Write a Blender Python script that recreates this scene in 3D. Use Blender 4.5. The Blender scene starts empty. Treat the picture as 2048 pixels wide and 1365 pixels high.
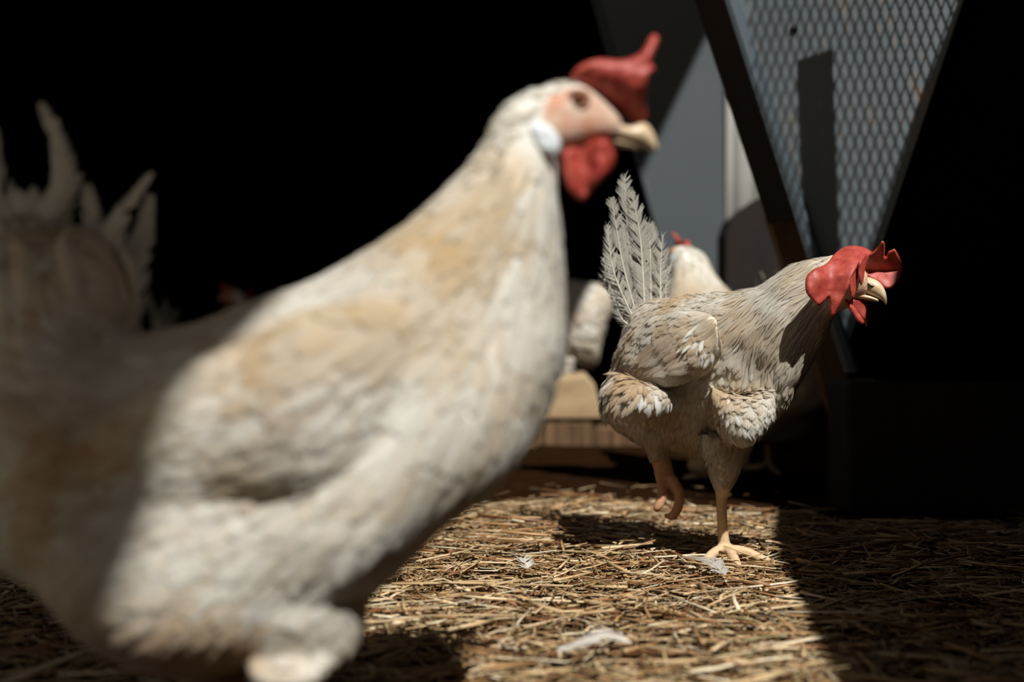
import bpy, bmesh, math, random
import numpy as np
from mathutils import Vector, Matrix, noise
from mathutils.bvhtree import BVHTree
from mathutils.geometry import delaunay_2d_cdt

random.seed(7)
rng = np.random.default_rng(7)
SC = bpy.context.scene
COL = SC.collection

# ------------------------------------------------------------------ camera
CAM_H = 0.256
F_PX = 2844.0
PITCH = math.atan(37.5 / F_PX)
cam_d = bpy.data.cameras.new('camera')
cam = bpy.data.objects.new('camera', cam_d)
COL.objects.link(cam)
cam.location = (0, 0, CAM_H)
cam.rotation_euler = (math.pi / 2 - PITCH, 0, 0)
cam_d.sensor_width = 36.0
cam_d.lens = F_PX * 36.0 / 2048.0
cam_d.clip_start = 0.02
cam_d.dof.use_dof = True
cam_d.dof.focus_distance = 1.42
cam_d.dof.aperture_fstop = 3.4
SC.camera = cam

# ------------------------------------------------------------------ light
SUN = Vector((-0.28, 0.68, -1.0))        # travel of the light per metre of fall
world = bpy.data.worlds.new('world')
SC.world = world
world.use_nodes = True
bg = world.node_tree.nodes['Background']
bg.inputs[0].default_value = (1.0, 0.95, 0.88, 1)
bg.inputs[1].default_value = 0.12
sd = bpy.data.lights.new('sun', 'SUN')
sd.energy = 5.2
sd.angle = math.radians(0.5)
sd.color = (1.0, 0.97, 0.91)
so = bpy.data.objects.new('sun', sd)
COL.objects.link(so)
so.rotation_euler = SUN.to_track_quat('-Z', 'Y').to_euler()
so.location = (1, -2, 4)
vs = SC.view_settings
vs.view_transform = 'Standard'
vs.look = 'None'
vs.gamma = 1
vs.use_curve_mapping = False
vs.exposure = 0.0
SC.cycles.use_denoising = True
SC.cycles.transparent_max_bounces = 24
SC.cycles.max_bounces = 8
SC.cycles.diffuse_bounces = 3


def P(px, py, d):
    """the point at distance d (along world Y) seen at pixel px, py"""
    u = (px - 1024.0) / F_PX
    v = -(py - 682.5) / F_PX
    cp, sp = math.cos(PITCH), math.sin(PITCH)
    x, y, z = u, cp + v * sp, v * cp - sp
    k = d / y
    return Vector((x * k, d, CAM_H + z * k))


def PX(p):
    """pixel of a world point"""
    cp, sp = math.cos(PITCH), math.sin(PITCH)
    y, z = p[1], p[2] - CAM_H
    f = y * cp - z * sp
    up = z * cp + y * sp
    return 1024 + F_PX * p[0] / f, 682.5 - F_PX * up / f


# ------------------------------------------------------------------ materials
def new_mat(name):
    m = bpy.data.materials.new(name)
    m.use_nodes = True
    nt = m.node_tree
    b = nt.nodes['Principled BSDF']
    return m, nt, b


def node(nt, kind, **kw):
    n = nt.nodes.new(kind)
    for k, v in kw.items():
        if k in n.inputs:
            n.inputs[k].default_value = v
        else:
            setattr(n, k, v)
    return n


def ramp(nt, fac, stops):
    r = nt.nodes.new('ShaderNodeValToRGB')
    el = r.color_ramp.elements
    while len(el) < len(stops):
        el.new(0.5)
    for e, (p, c) in zip(el, stops):
        e.position = p
        e.color = (*c, 1) if len(c) == 3 else c
    nt.links.new(fac, r.inputs[0])
    return r


def noise_mat(name, stops, scale=8, rough=0.8, bump=0.2, detail=8, metallic=0.0, stretch=(1, 1, 1), bscale=None, dist=0.002):
    m, nt, b = new_mat(name)
    tc = node(nt, 'ShaderNodeTexCoord')
    mp = node(nt, 'ShaderNodeMapping')
    mp.inputs['Scale'].default_value = stretch
    nt.links.new(tc.outputs['Object'], mp.inputs[0])
    n = node(nt, 'ShaderNodeTexNoise', Scale=scale, Detail=detail, Roughness=0.65)
    nt.links.new(mp.outputs[0], n.inputs['Vector'])
    r = ramp(nt, n.outputs['Fac'], stops)
    nt.links.new(r.outputs[0], b.inputs['Base Color'])
    b.inputs['Roughness'].default_value = rough
    b.inputs['Metallic'].default_value = metallic
    if bump:
        n2 = node(nt, 'ShaderNodeTexNoise', Scale=bscale or scale * 4, Detail=6)
        nt.links.new(mp.outputs[0], n2.inputs['Vector'])
        bp = node(nt, 'ShaderNodeBump', Strength=bump, Distance=dist)
        nt.links.new(n2.outputs['Fac'], bp.inputs['Height'])
        nt.links.new(bp.outputs[0], b.inputs['Normal'])
    return m


def mat_feather(name, frayed=False, freq=46.0):
    """vane: colour attribute, barbs running off the shaft, frayed margin"""
    m, nt, b = new_mat(name)
    L = nt.links
    at = node(nt, 'ShaderNodeAttribute', attribute_name='Col')
    uv = node(nt, 'ShaderNodeUVMap', uv_map='UVMap')
    sep = node(nt, 'ShaderNodeSeparateXYZ')
    L.new(uv.outputs[0], sep.inputs[0])
    au = node(nt, 'ShaderNodeMath', operation='ABSOLUTE')
    L.new(sep.outputs[0], au.inputs[0])
    k = node(nt, 'ShaderNodeMath', operation='MULTIPLY_ADD')
    L.new(au.outputs[0], k.inputs[0])
    k.inputs[1].default_value = -0.45
    L.new(sep.outputs[1], k.inputs[2])
    cmb = node(nt, 'ShaderNodeCombineXYZ')
    sc = node(nt, 'ShaderNodeMath', operation='MULTIPLY')
    L.new(k.outputs[0], sc.inputs[0])
    sc.inputs[1].default_value = freq
    L.new(sc.outputs[0], cmb.inputs[0])
    sg = node(nt, 'ShaderNodeMath', operation='SIGN')
    L.new(sep.outputs[0], sg.inputs[0])
    L.new(sg.outputs[0], cmb.inputs[1])
    u3 = node(nt, 'ShaderNodeMath', operation='MULTIPLY')
    L.new(au.outputs[0], u3.inputs[0])
    u3.inputs[1].default_value = 1.2
    L.new(u3.outputs[0], cmb.inputs[2])
    rn = node(nt, 'ShaderNodeVectorMath', operation='ADD')
    L.new(cmb.outputs[0], rn.inputs[0])
    at2 = node(nt, 'ShaderNodeAttribute', attribute_name='seed')
    L.new(at2.outputs['Vector'], rn.inputs[1])
    nz = node(nt, 'ShaderNodeTexNoise', Scale=1.0, Detail=3.0, Roughness=0.6)
    L.new(rn.outputs[0], nz.inputs['Vector'])
    mr = node(nt, 'ShaderNodeMapRange')
    L.new(nz.outputs['Fac'], mr.inputs[0])
    mr.inputs[1].default_value = 0.3
    mr.inputs[2].default_value = 0.7
    mr.inputs[3].default_value = 0.80
    mr.inputs[4].default_value = 1.10
    mx = node(nt, 'ShaderNodeVectorMath', operation='SCALE')
    L.new(at.outputs['Color'], mx.inputs[0])
    L.new(mr.outputs[0], mx.inputs['Scale'])
    L.new(mx.outputs[0], b.inputs['Base Color'])
    b.inputs['Roughness'].default_value = 0.62
    b.inputs['Specular IOR Level'].default_value = 0.35
    bp = node(nt, 'ShaderNodeBump', Strength=0.55, Distance=0.0012)
    L.new(nz.outputs['Fac'], bp.inputs['Height'])
    L.new(bp.outputs[0], b.inputs['Normal'])
    tr = node(nt, 'ShaderNodeBsdfTranslucent')
    L.new(mx.outputs[0], tr.inputs[0])
    ms = node(nt, 'ShaderNodeMixShader')
    ms.inputs[0].default_value = 0.14
    L.new(b.outputs[0], ms.inputs[1])
    L.new(tr.outputs[0], ms.inputs[2])
    out = nt.nodes['Material Output']
    last = ms
    if frayed:
        # alpha: |u| must stay under a ragged limit
        lim = node(nt, 'ShaderNodeMapRange')
        L.new(nz.outputs['Fac'], lim.inputs[0])
        lim.inputs[1].default_value = 0.35
        lim.inputs[2].default_value = 0.62
        lim.inputs[3].default_value = 0.35
        lim.inputs[4].default_value = 1.05
        mxx = node(nt, 'ShaderNodeMath', operation='MAXIMUM')
        vt = node(nt, 'ShaderNodeMapRange')
        L.new(sep.outputs[1], vt.inputs[0])
        vt.inputs[1].default_value = 0.55
        vt.inputs[2].default_value = 1.0
        vt.inputs[3].default_value = 0.0
        vt.inputs[4].default_value = 0.85
        L.new(au.outputs[0], mxx.inputs[0])
        L.new(vt.outputs[0], mxx.inputs[1])
        lt = node(nt, 'ShaderNodeMath', operation='LESS_THAN')
        L.new(mxx.outputs[0], lt.inputs[0])
        L.new(lim.outputs[0], lt.inputs[1])
        tp = node(nt, 'ShaderNodeBsdfTransparent')
        m2 = node(nt, 'ShaderNodeMixShader')
        L.new(lt.outputs[0], m2.inputs[0])
        L.new(tp.outputs[0], m2.inputs[1])
        L.new(ms.outputs[0], m2.inputs[2])
        last = m2
    L.new(last.outputs[0], out.inputs[0])
    return m


def mat_body(name):
    m, nt, b = new_mat(name)
    at = node(nt, 'ShaderNodeAttribute', attribute_name='Col')
    n = node(nt, 'ShaderNodeTexNoise', Scale=260.0, Detail=5.0)
    tc = node(nt, 'ShaderNodeTexCoord')
    nt.links.new(tc.outputs['Object'], n.inputs['Vector'])
    mr = node(nt, 'ShaderNodeMapRange')
    nt.links.new(n.outputs['Fac'], mr.inputs[0])
    mr.inputs[3].default_value = 0.8
    mr.inputs[4].default_value = 1.15
    mx = node(nt, 'ShaderNodeVectorMath', operation='SCALE')
    nt.links.new(at.outputs['Color'], mx.inputs[0])
    nt.links.new(mr.outputs[0], mx.inputs['Scale'])
    nt.links.new(mx.outputs[0], b.inputs['Base Color'])
    b.inputs['Roughness'].default_value = 0.65
    bp = node(nt, 'ShaderNodeBump', Strength=0.5, Distance=0.002)
    nt.links.new(n.outputs['Fac'], bp.inputs['Height'])
    nt.links.new(bp.outputs[0], b.inputs['Normal'])
    return m


def mat_flesh(name, dark, light, scale=90):
    m, nt, b = new_mat(name)
    tc = node(nt, 'ShaderNodeTexCoord')
    n = node(nt, 'ShaderNodeTexNoise', Scale=scale, Detail=6.0, Roughness=0.7)
    nt.links.new(tc.outputs['Object'], n.inputs['Vector'])
    r = ramp(nt, n.outputs['Fac'], [(0.3, dark), (0.72, light)])
    nt.links.new(r.outputs[0], b.inputs['Base Color'])
    b.inputs['Roughness'].default_value = 0.48
    b.inputs['Subsurface Weight'].default_value = 0.12
    b.inputs['Subsurface Radius'].default_value = (0.006, 0.0015, 0.001)
    b.inputs['Subsurface Scale'].default_value = 1.0
    v = node(nt, 'ShaderNodeTexNoise', Scale=900.0, Detail=3.0)
    nt.links.new(tc.outputs['Object'], v.inputs['Vector'])
    bp = node(nt, 'ShaderNodeBump', Strength=0.35, Distance=0.0008)
    nt.links.new(v.outputs['Fac'], bp.inputs['Height'])
    nt.links.new(bp.outputs[0], b.inputs['Normal'])
    return m


def plain(name, c, rough=0.5):
    m, nt, b = new_mat(name)
    b.inputs['Base Color'].default_value = (*c, 1)
    b.inputs['Roughness'].default_value = rough
    return m


M = {}
M['feather'] = mat_feather('feather_soft')
M['feather_frayed'] = mat_feather('feather_frayed', True, 60.0)
M['body'] = mat_body('down_and_skin')
M['comb'] = mat_flesh('comb_red', (0.30, 0.022, 0.022), (0.54, 0.105, 0.068), 110)
M['comb_far'] = M['comb']
M['beak'] = noise_mat('beak_horn', [(0.3, (0.62, 0.42, 0.24)), (0.75, (0.8, 0.66, 0.46))], 60, 0.32, 0.1)
M['lobe'] = noise_mat('ear_lobe_white', [(0.3, (0.62, 0.68, 0.72)), (0.75, (0.85, 0.9, 0.92))], 120, 0.55, 0.6, bscale=300)
M['iris'] = plain('eye_iris', (0.20, 0.07, 0.03), 0.15)
M['pupil'] = plain('eye_pupil', (0.01, 0.008, 0.006), 0.05)
M['lid'] = mat_flesh('eye_lid', (0.30, 0.13, 0.08), (0.5, 0.28, 0.18), 200)
M['slit'] = plain('nostril_dark', (0.02, 0.012, 0.008), 0.9)


# ------------------------------------------------------------------ object helpers
def link(o, parent=None):
    COL.objects.link(o)
    if parent is not None:
        o.parent = parent
    return o


def tag(o, label=None, cat=None, group=None, kind=None):
    if label: o['label'] = label
    if cat: o['category'] = cat
    if group: o['group'] = group
    if kind: o['kind'] = kind
    return o


def empty(name, loc):
    o = bpy.data.objects.new(name, None)
    o.empty_display_size = 0.05
    o.location = loc
    return link(o)


def mesh_np(name, V, F, mat, parent=None, col=None, uv=None, seed=None, smooth=True, org=None):
    """V (n,3) ; F (m,4) int ; quads or tris (m,3)"""
    V = np.asarray(V, dtype=np.float32).reshape(-1, 3)
    if org is not None:
        V = V - np.asarray(org, dtype=np.float32)
    F = np.asarray(F, dtype=np.int32)
    me = bpy.data.meshes.new(name)
    k = F.shape[1]
    me.vertices.add(len(V))
    me.vertices.foreach_set('co', V.ravel())
    me.loops.add(F.size)
    me.loops.foreach_set('vertex_index', F.ravel())
    me.polygons.add(len(F))
    me.polygons.foreach_set('loop_start', np.arange(0, F.size, k, dtype=np.int32))
    me.polygons.foreach_set('loop_total', np.full(len(F), k, dtype=np.int32))
    me.update(calc_edges=True)
    if smooth:
        me.polygons.foreach_set('use_smooth', np.ones(len(F), dtype=bool))
    if uv is not None:
        l = me.uv_layers.new(name='UVMap')
        l.data.foreach_set('uv', np.asarray(uv, dtype=np.float32)[F.ravel()].ravel())
    if col is not None:
        a = me.attributes.new('Col', 'FLOAT_COLOR', 'POINT')
        c = np.ones((len(V), 4), dtype=np.float32)
        c[:, :3] = col
        a.data.foreach_set('color', c.ravel())
    if seed is not None:
        a = me.attributes.new('seed', 'FLOAT_VECTOR', 'POINT')
        a.data.foreach_set('vector', np.asarray(seed, dtype=np.float32).ravel())
    me.materials.append(mat)
    o = bpy.data.objects.new(name, me)
    return link(o, parent)


def bm_obj(name, bm, mats, parent=None, org=None, smooth=False):
    if org is not None:
        bmesh.ops.translate(bm, verts=bm.verts, vec=-Vector(org))
    bmesh.ops.recalc_face_normals(bm, faces=bm.faces)
    me = bpy.data.meshes.new(name)
    bm.to_mesh(me)
    bm.free()
    for mt in (mats if isinstance(mats, (list, tuple)) else [mats]):
        me.materials.append(mt)
    if smooth:
        me.polygons.foreach_set('use_smooth', [True] * len(me.polygons))
    o = bpy.data.objects.new(name, me)
    return link(o, parent)


def add_loft(bm, secs, nseg=28, power=2.3):
    """secs: (top, bottom, side half-width vector)"""
    rings = []
    for T, B, W in secs:
        c = (T + B) / 2
        a = (T - B) / 2
        ring = []
        for i in range(nseg):
            t = 2 * math.pi * i / nseg
            ct, st = math.cos(t), math.sin(t)
            u = math.copysign(abs(ct) ** (2 / power), ct)
            v = math.copysign(abs(st) ** (2 / power), st)
            ring.append(bm.verts.new(c + a * u + W * v))
        rings.append(ring)
    for r0, r1 in zip(rings, rings[1:]):
        for i in range(nseg):
            j = (i + 1) % nseg
            bm.faces.new((r0[i], r0[j], r1[j], r1[i]))
    bm.faces.new(rings[0][::-1])
    bm.faces.new(rings[-1])


def smooth_secs(secs, n=4):
    """Catmull-Rom through the loft sections"""
    out = []
    N = len(secs)
    g = lambda i: secs[max(0, min(N - 1, i))]
    for i in range(N - 1):
        p0, p1, p2, p3 = g(i - 1), g(i), g(i + 1), g(i + 2)
        for k in range(n):
            t = k / n
            row = []
            for q in range(3):
                a, b, c, d = p0[q], p1[q], p2[q], p3[q]
                row.append(0.5 * ((2 * b) + (c - a) * t + (2 * a - 5 * b + 4 * c - d) * t * t + (3 * b - a - 3 * c + d) * t ** 3))
            out.append(tuple(row))
    out.append(secs[-1])
    return out


def px_secs(rows):
    """rows (tx,ty,bx,by,depth,halfwidth[,bottom depth])"""
    out = []
    for r in rows:
        tx, ty, bx, by, d, w = r[:6]
        out.append((P(tx, ty, d), P(bx, by, r[6] if len(r) > 6 else d), Vector((0, w, 0))))
    return out


def add_tube(bm, pts, rads, nseg=10):
    pts = [Vector(p) for p in pts]
    rings = []
    prev = None
    for i, p in enumerate(pts):
        t = (pts[min(i + 1, len(pts) - 1)] - pts[max(i - 1, 0)]).normalized()
        ref = prev if prev is not None else (Vector((0, 1, 0)) if abs(t.y) < 0.9 else Vector((1, 0, 0)))
        u = (ref - t * ref.dot(t)).normalized()
        prev = u
        v = t.cross(u)
        rings.append([bm.verts.new(p + (u * math.cos(2 * math.pi * k / nseg) + v * math.sin(2 * math.pi * k / nseg)) * rads[i]) for k in range(nseg)])
    for r0, r1 in zip(rings, rings[1:]):
        for k in range(nseg):
            bm.faces.new((r0[k], r0[(k + 1) % nseg], r1[(k + 1) % nseg], r1[k]))
    bm.faces.new(rings[0][::-1])
    bm.faces.new(rings[-1])


def add_box(bm, c, s, rot=None):
    r = bmesh.ops.create_cube(bm, size=1.0)
    m = Matrix.Translation(Vector(c)) @ (rot.to_4x4() if rot else Matrix()) @ Matrix.Diagonal((*s, 1))
    bmesh.ops.transform(bm, matrix=m, verts=r['verts'])
    return r['verts']


def remesh(bm, voxel, smooth_iter=4, name='body'):
    """fuse overlapping closed volumes into one continuous surface"""
    bmesh.ops.recalc_face_normals(bm, faces=bm.faces)
    me = bpy.data.meshes.new('tmp')
    bm.to_mesh(me)
    bm.free()
    o = bpy.data.objects.new('tmp', me)
    COL.objects.link(o)
    r = o.modifiers.new('r', 'REMESH')
    r.mode = 'VOXEL'
    r.voxel_size = voxel
    s = o.modifiers.new('s', 'SMOOTH')
    s.factor = 0.5
    s.iterations = smooth_iter
    dg = bpy.context.evaluated_depsgraph_get()
    out = bpy.data.meshes.new_from_object(o.evaluated_get(dg))
    bpy.data.objects.remove(o)
    out.name = name
    return out


def mesh_arrays(me):
    n = len(me.vertices)
    V = np.empty(n * 3, dtype=np.float32)
    me.vertices.foreach_get('co', V)
    N = np.empty(n * 3, dtype=np.float32)
    me.vertices.foreach_get('normal', N)
    return V.reshape(-1, 3), N.reshape(-1, 3)


def leaf_solid(bm, outline, depth, thick, step=4.0, rim=9.0, wobble=0.0, seed=0):
    """solid fleshy flap from a pixel outline; depth(px,py) gives its mid surface"""
    out = []
    n = len(outline)
    for i in range(n):          # rounded outline
        p0, p1, p2, p3 = (np.array(outline[(i + k) % n], float) for k in (-1, 0, 1, 2))
        for t in (0, 0.25, 0.5, 0.75):
            out.append(0.5 * ((2 * p1) + (p2 - p0) * t + (2 * p0 - 5 * p1 + 4 * p2 - p3) * t * t + (3 * p1 - p0 - 3 * p2 + p3) * t ** 3))
    out = np.array(out)
    m = len(out)
    x0, y0 = out.min(0)
    x1, y1 = out.max(0)
    gx, gy = np.meshgrid(np.arange(x0, x1, step), np.arange(y0, y1, step))
    pts = np.stack([gx.ravel(), gy.ravel()], 1)
    a = out
    b = np.roll(out, -1, 0)

    def edge_dist(p):
        ab = b - a
        t = np.clip(((p - a) * ab).sum(1) / np.maximum((ab * ab).sum(1), 1e-9), 0, 1)
        return np.sqrt((((a + ab * t[:, None]) - p) ** 2).sum(1)).min()

    def inside(p):
        c = ((a[:, 1] > p[1]) != (b[:, 1] > p[1])) & (p[0] < (b[:, 0] - a[:, 0]) * (p[1] - a[:, 1]) / (b[:, 1] - a[:, 1] + 1e-12) + a[:, 0])
        return c.sum() % 2 == 1
    inner = [p for p in pts if inside(p) and edge_dist(p) > step * 0.5]
    allp = [Vector(p) for p in out] + [Vector(p) for p in inner]
    res = delaunay_2d_cdt(allp, [(i, (i + 1) % m) for i in range(m)], [list(range(m))], 1, 1e-4)
    vs2, es, fs = res[0], res[1], res[2]
    front, back = [], []
    for v in vs2:
        d = edge_dist(np.array(v))
        q = min(d / rim, 1.0)
        th = thick * math.sqrt(max(0.0, 1 - (1 - q) ** 2)) + thick * 0.08
        dd = depth(v.x, v.y)
        if wobble:
            dd += wobble * noise.noise(Vector((v.x * 0.05, v.y * 0.05, seed * 7.3)))
        front.append(bm.verts.new(P(v.x, v.y, dd - th)))
        back.append(bm.verts.new(P(v.x, v.y, dd + th)))
    cnt = {}
    for f in fs:
        bm.faces.new([front[i] for i in f])
        bm.faces.new([back[i] for i in reversed(f)])
        for i in range(len(f)):
            e = (f[i], f[(i + 1) % len(f)])
            cnt[e] = cnt.get(e, 0) + 1
    for (i, j) in list(cnt):
        if (j, i) not in cnt:
            bm.faces.new((front[j], front[i], back[i], back[j]))


# ------------------------------------------------------------------ feathers
NS, NU = 7, 5


def lay_feathers(pts, nrm, dirs, Ls, Ws, lifts, cols, bvh=None, ns=NS, tipness=4.0):
    """soft contour feathers hugging the surface: returns V,F,col,uv,seed arrays"""
    n = len(pts)
    s = np.linspace(0, 1, ns)
    prof = np.sqrt(np.clip(s, 0, 1)) * np.sqrt(np.clip(1 - s ** tipness, 0, 1))
    prof[0] = 0.15
    prof[-1] = max(prof[-1], 0.12)
    us = np.linspace(-1, 1, NU)
    V = np.zeros((n, ns, NU, 3), dtype=np.float32)
    for i in range(n):
        p = Vector(pts[i])
        d = Vector(dirs[i]).normalized()
        nn = Vector(nrm[i]).normalized()
        L, W, lf = Ls[i], Ws[i], lifts[i]
        step = L / (ns - 1)
        cur = p.copy()
        side0 = nn.cross(d)
        for k in range(ns):
            if k:
                cur = cur + d * step
            if bvh is not None:
                q = bvh.find_nearest(cur)
                if q[0] is not None and k:
                    nn = (nn * 0.4 + q[1] * 0.6).normalized()
                    cur = q[0].copy()
                    d = (d - nn * d.dot(nn))
                    if d.length < 1e-5:
                        d = Vector(dirs[i])
                    d.normalize()
            side = nn.cross(d)
            off = lf * (0.12 + s[k] ** 1.5)
            base = cur + nn * off
            w = W * prof[k] * 0.5
            for j in range(NU):
                V[i, k, j] = base + side * (us[j] * w) - nn * (abs(us[j]) ** 2 * w * 0.28)
    idx = np.arange(n * ns * NU).reshape(n, ns, NU)
    F = np.stack([idx[:, :-1, :-1], idx[:, 1:, :-1], idx[:, 1:, 1:], idx[:, :-1, 1:]], -1).reshape(-1, 4)
    uv = np.zeros((n, ns, NU, 2), dtype=np.float32)
    uv[..., 0] = us[None, None, :]
    uv[..., 1] = s[None, :, None]
    col = np.repeat(np.asarray(cols, dtype=np.float32)[:, None, :], ns * NU, 1).reshape(-1, 3)
    sd = np.repeat((rng.random((n, 3)) * 50).astype(np.float32)[:, None, :], ns * NU, 1).reshape(-1, 3)
    return V.reshape(-1, 3), F, col, uv.reshape(-1, 2), sd


def bez(pts, n):
    """Catmull-Rom polyline resampled"""
    pts = [Vector(p) for p in pts]
    N = len(pts)
    g = lambda i: pts[max(0, min(N - 1, i))]
    out = []
    for q in range(n):
        x = q / (n - 1) * (N - 1)
        i = min(int(x), N - 2)
        t = x - i
        a, b, c, d = g(i - 1), g(i), g(i + 1), g(i + 2)
        out.append(0.5 * ((2 * b) + (c - a) * t + (2 * a - 5 * b + 4 * c - d) * t * t + (3 * b - a - 3 * c + d) * t ** 3))
    return out


def barbed_feather(name, path, width, normal, parent, col, shaft_col=(0.85, 0.8, 0.68), nb=120, fray=0.3, org=None, mat=None, curl=0.0, seed=1, rw=0.0011, left=1.0, right=1.0):
    """a quill with every barb its own strip, so the vane can split and fray"""
    r = random.Random(seed)
    pts = bez(path, 24)
    V, F, C, U = [], [], [], []

    def quad(a, b, c, d, col_, ua, ub):
        k = len(V)
        V.extend([a, b, c, d])
        F.append((k, k + 1, k + 2, k + 3))
        C.extend([col_] * 4)
        U.extend([ua, ua, ub, ub])
    length = sum((b - a).length for a, b in zip(pts, pts[1:]))
    nrm = Vector(normal).normalized()

    def at(t):
        x = t * 23
        i = min(int(x), 22)
        p = pts[i].lerp(pts[i + 1], x - i)
        d = (pts[min(i + 1, 23)] - pts[max(i - 1, 0)]).normalized()
        return p, d
    # shaft
    for i in range(23):
        p0, d0 = at(i / 23)
        p1, d1 = at((i + 1) / 23)
        w0 = rw * (1 - i / 23 * 0.85)
        w1 = rw * (1 - (i + 1) / 23 * 0.85)
        s0 = nrm.cross(d0).normalized()
        s1 = nrm.cross(d1).normalized()
        up = nrm * 0.0006
        for sg in (1, -1):
            quad(p0 + up + nrm * w0, p0 + up + s0 * w0 * sg, p1 + up + s1 * w1 * sg, p1 + up + nrm * w1, shaft_col, (0, 0), (0, 0))
    for sg in (-1, 1):
        gapn = 0
        drift = 0.0
        for k in range(nb):
            t = 0.06 + 0.93 * k / nb
            if gapn > 0:
                gapn -= 1
                continue
            if r.random() < fray * 0.09:
                gapn = r.randint(1, 5)
            if r.random() < fray * 0.3:
                drift = r.uniform(-0.35, 0.5) * fray
            p, d = at(t)
            side = nrm.cross(d).normalized() * sg
            pw = math.sin(math.pi * min(1, t * 0.92 + 0.10)) ** 0.45 if t < 0.98 else 0.4
            bl = width * 0.5 * pw * (1 - fray * 0.45 * r.random() ** 2) * (left if sg < 0 else right)
            ang = math.radians(52 - 20 * t) - drift
            spacing = length * 0.93 / nb
            bd = (side * math.sin(ang) + d * math.cos(ang)).normalized()
            tip = p + bd * bl * 1.25 + nrm * (curl * bl + r.uniform(-1, 1) * 0.0006 - 0.05 * bl) + d * bl * 0.12
            mid = p + bd * bl * 0.65 + nrm * 0.0004
            ww = d * spacing * (0.8 if r.random() > fray * 0.35 else 0.35)
            sh = r.uniform(0.84, 1.08)
            cc = tuple(c * sh for c in col)
            quad(p - ww, p + ww, mid + ww * 0.95, mid - ww * 0.95, cc, (sg * 0.1, t), (sg * 0.5, t))
            quad(mid - ww * 0.95, mid + ww * 0.95, tip + ww * 0.3, tip - ww * 0.3, cc, (sg * 0.5, t), (sg * 0.9, t))
    V = np.array([tuple(v) for v in V], dtype=np.float32)
    sd_ = np.full((len(V), 3), seed * 1.7 % 30, dtype=np.float32)
    return mesh_np(name, V, np.array(F), mat or M['feather'], parent, col=np.array(C, dtype=np.float32), uv=np.array(U), seed=sd_, org=org, smooth=False)


def flow_at(guides, x, y):
    G = guides
    d2 = (G[:, 0] - x) ** 2 + (G[:, 1] - y) ** 2 + 200.0
    w = 1 / d2 ** 1.5
    v = (G[:, 2:4] * w[:, None]).sum(0)
    return v / max(1e-6, np.linalg.norm(v))


def sample_surface(me, n):
    me.calc_loop_triangles()
    T = np.empty(len(me.loop_triangles) * 3, dtype=np.int32)
    me.loop_triangles.foreach_get('vertices', T)
    T = T.reshape(-1, 3)
    V, N = mesh_arrays(me)
    a, b, c = V[T[:, 0]], V[T[:, 1]], V[T[:, 2]]
    ar = np.linalg.norm(np.cross(b - a, c - a), axis=1)
    pick = rng.choice(len(T), n, p=ar / ar.sum())
    u = rng.random((n, 2))
    fl = u.sum(1) > 1
    u[fl] = 1 - u[fl]
    p = a[pick] + (b - a)[pick] * u[:, :1] + (c - a)[pick] * u[:, 1:]
    nn = N[T[pick, 0]] + N[T[pick, 1]] + N[T[pick, 2]]
    nn /= np.maximum(np.linalg.norm(nn, axis=1)[:, None], 1e-6)
    return p, nn


def cover(me, n, guides, size, colour, skip, name, mat, parent, org, jitter=0.15, tipness=4.0):
    p, nn = sample_surface(me, n)
    bvh = BVHTree.FromPolygons([v.co[:] for v in me.vertices], [f.vertices[:] for f in me.polygons])
    pts, nrm, dirs, L, W, lf, cols = [], [], [], [], [], [], []
    for i in range(n):
        x, y = PX(p[i])
        if skip(x, y, p[i]):
            continue
        f = flow_at(guides, x, y)
        d = Vector((f[0], 0, -f[1]))
        q = Vector(nn[i])
        d = d + Vector((random.gauss(0, jitter), random.gauss(0, jitter), random.gauss(0, jitter)))
        d = d - q * d.dot(q)
        if d.length < 0.15:
            continue
        l, w, li = size(x, y, p[i])
        k = random.uniform(0.8, 1.25)
        pts.append(p[i]); nrm.append(nn[i]); dirs.append(d.normalized())
        L.append(l * k); W.append(w * random.uniform(0.85, 1.2)); lf.append(li * random.uniform(0.4, 1.6))
        c = np.array(colour(x, y, p[i]))
        j = random.random() ** 2 * 0.38
        c = c * (1 - j) + BUFF * 0.9 * j
        s = random.uniform(0.93, 1.06)
        cols.append((c[0] * s, c[1] * s, c[2] * s))
    V, F, C, U, S = lay_feathers(pts, nrm, dirs, L, W, lf, cols, bvh, tipness=tipness)
    return mesh_np(name, V, F, mat, parent, col=C, uv=U, seed=S, org=org), bvh


WHITE = np.array((0.80, 0.775, 0.70))
BUFF = np.array((0.57, 0.41, 0.225))
RUST = np.array((0.38, 0.19, 0.08))
SKIN = np.array((0.66, 0.38, 0.26))
SKINRED = np.array((0.62, 0.17, 0.09))
LEG = np.array((0.66, 0.46, 0.27))


def blobs_colour(blobs, nscale, namp, off=0.0, base=0.18):
    B = [(x, y, rx, ry, np.array(c), k) for (x, y, rx, ry, c, k) in blobs]

    def f(x, y, p):
        v = noise.fractal(Vector((p[0] * nscale + off, p[1] * nscale, p[2] * nscale)), 1.0, 2.0, 4)
        t = min(1.0, max(0.0, base + v * namp))
        c = WHITE * (1 - t) + BUFF * t
        for bx, by, rx, ry, bc, k in B:
            e = ((x - bx) / rx) ** 2 + ((y - by) / ry) ** 2
            if e < 4:
                q = k * math.exp(-e) * min(1.0, max(0.0, 0.72 + 0.8 * v))
                c = c * (1 - q) + bc * q
        return c
    return f


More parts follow.
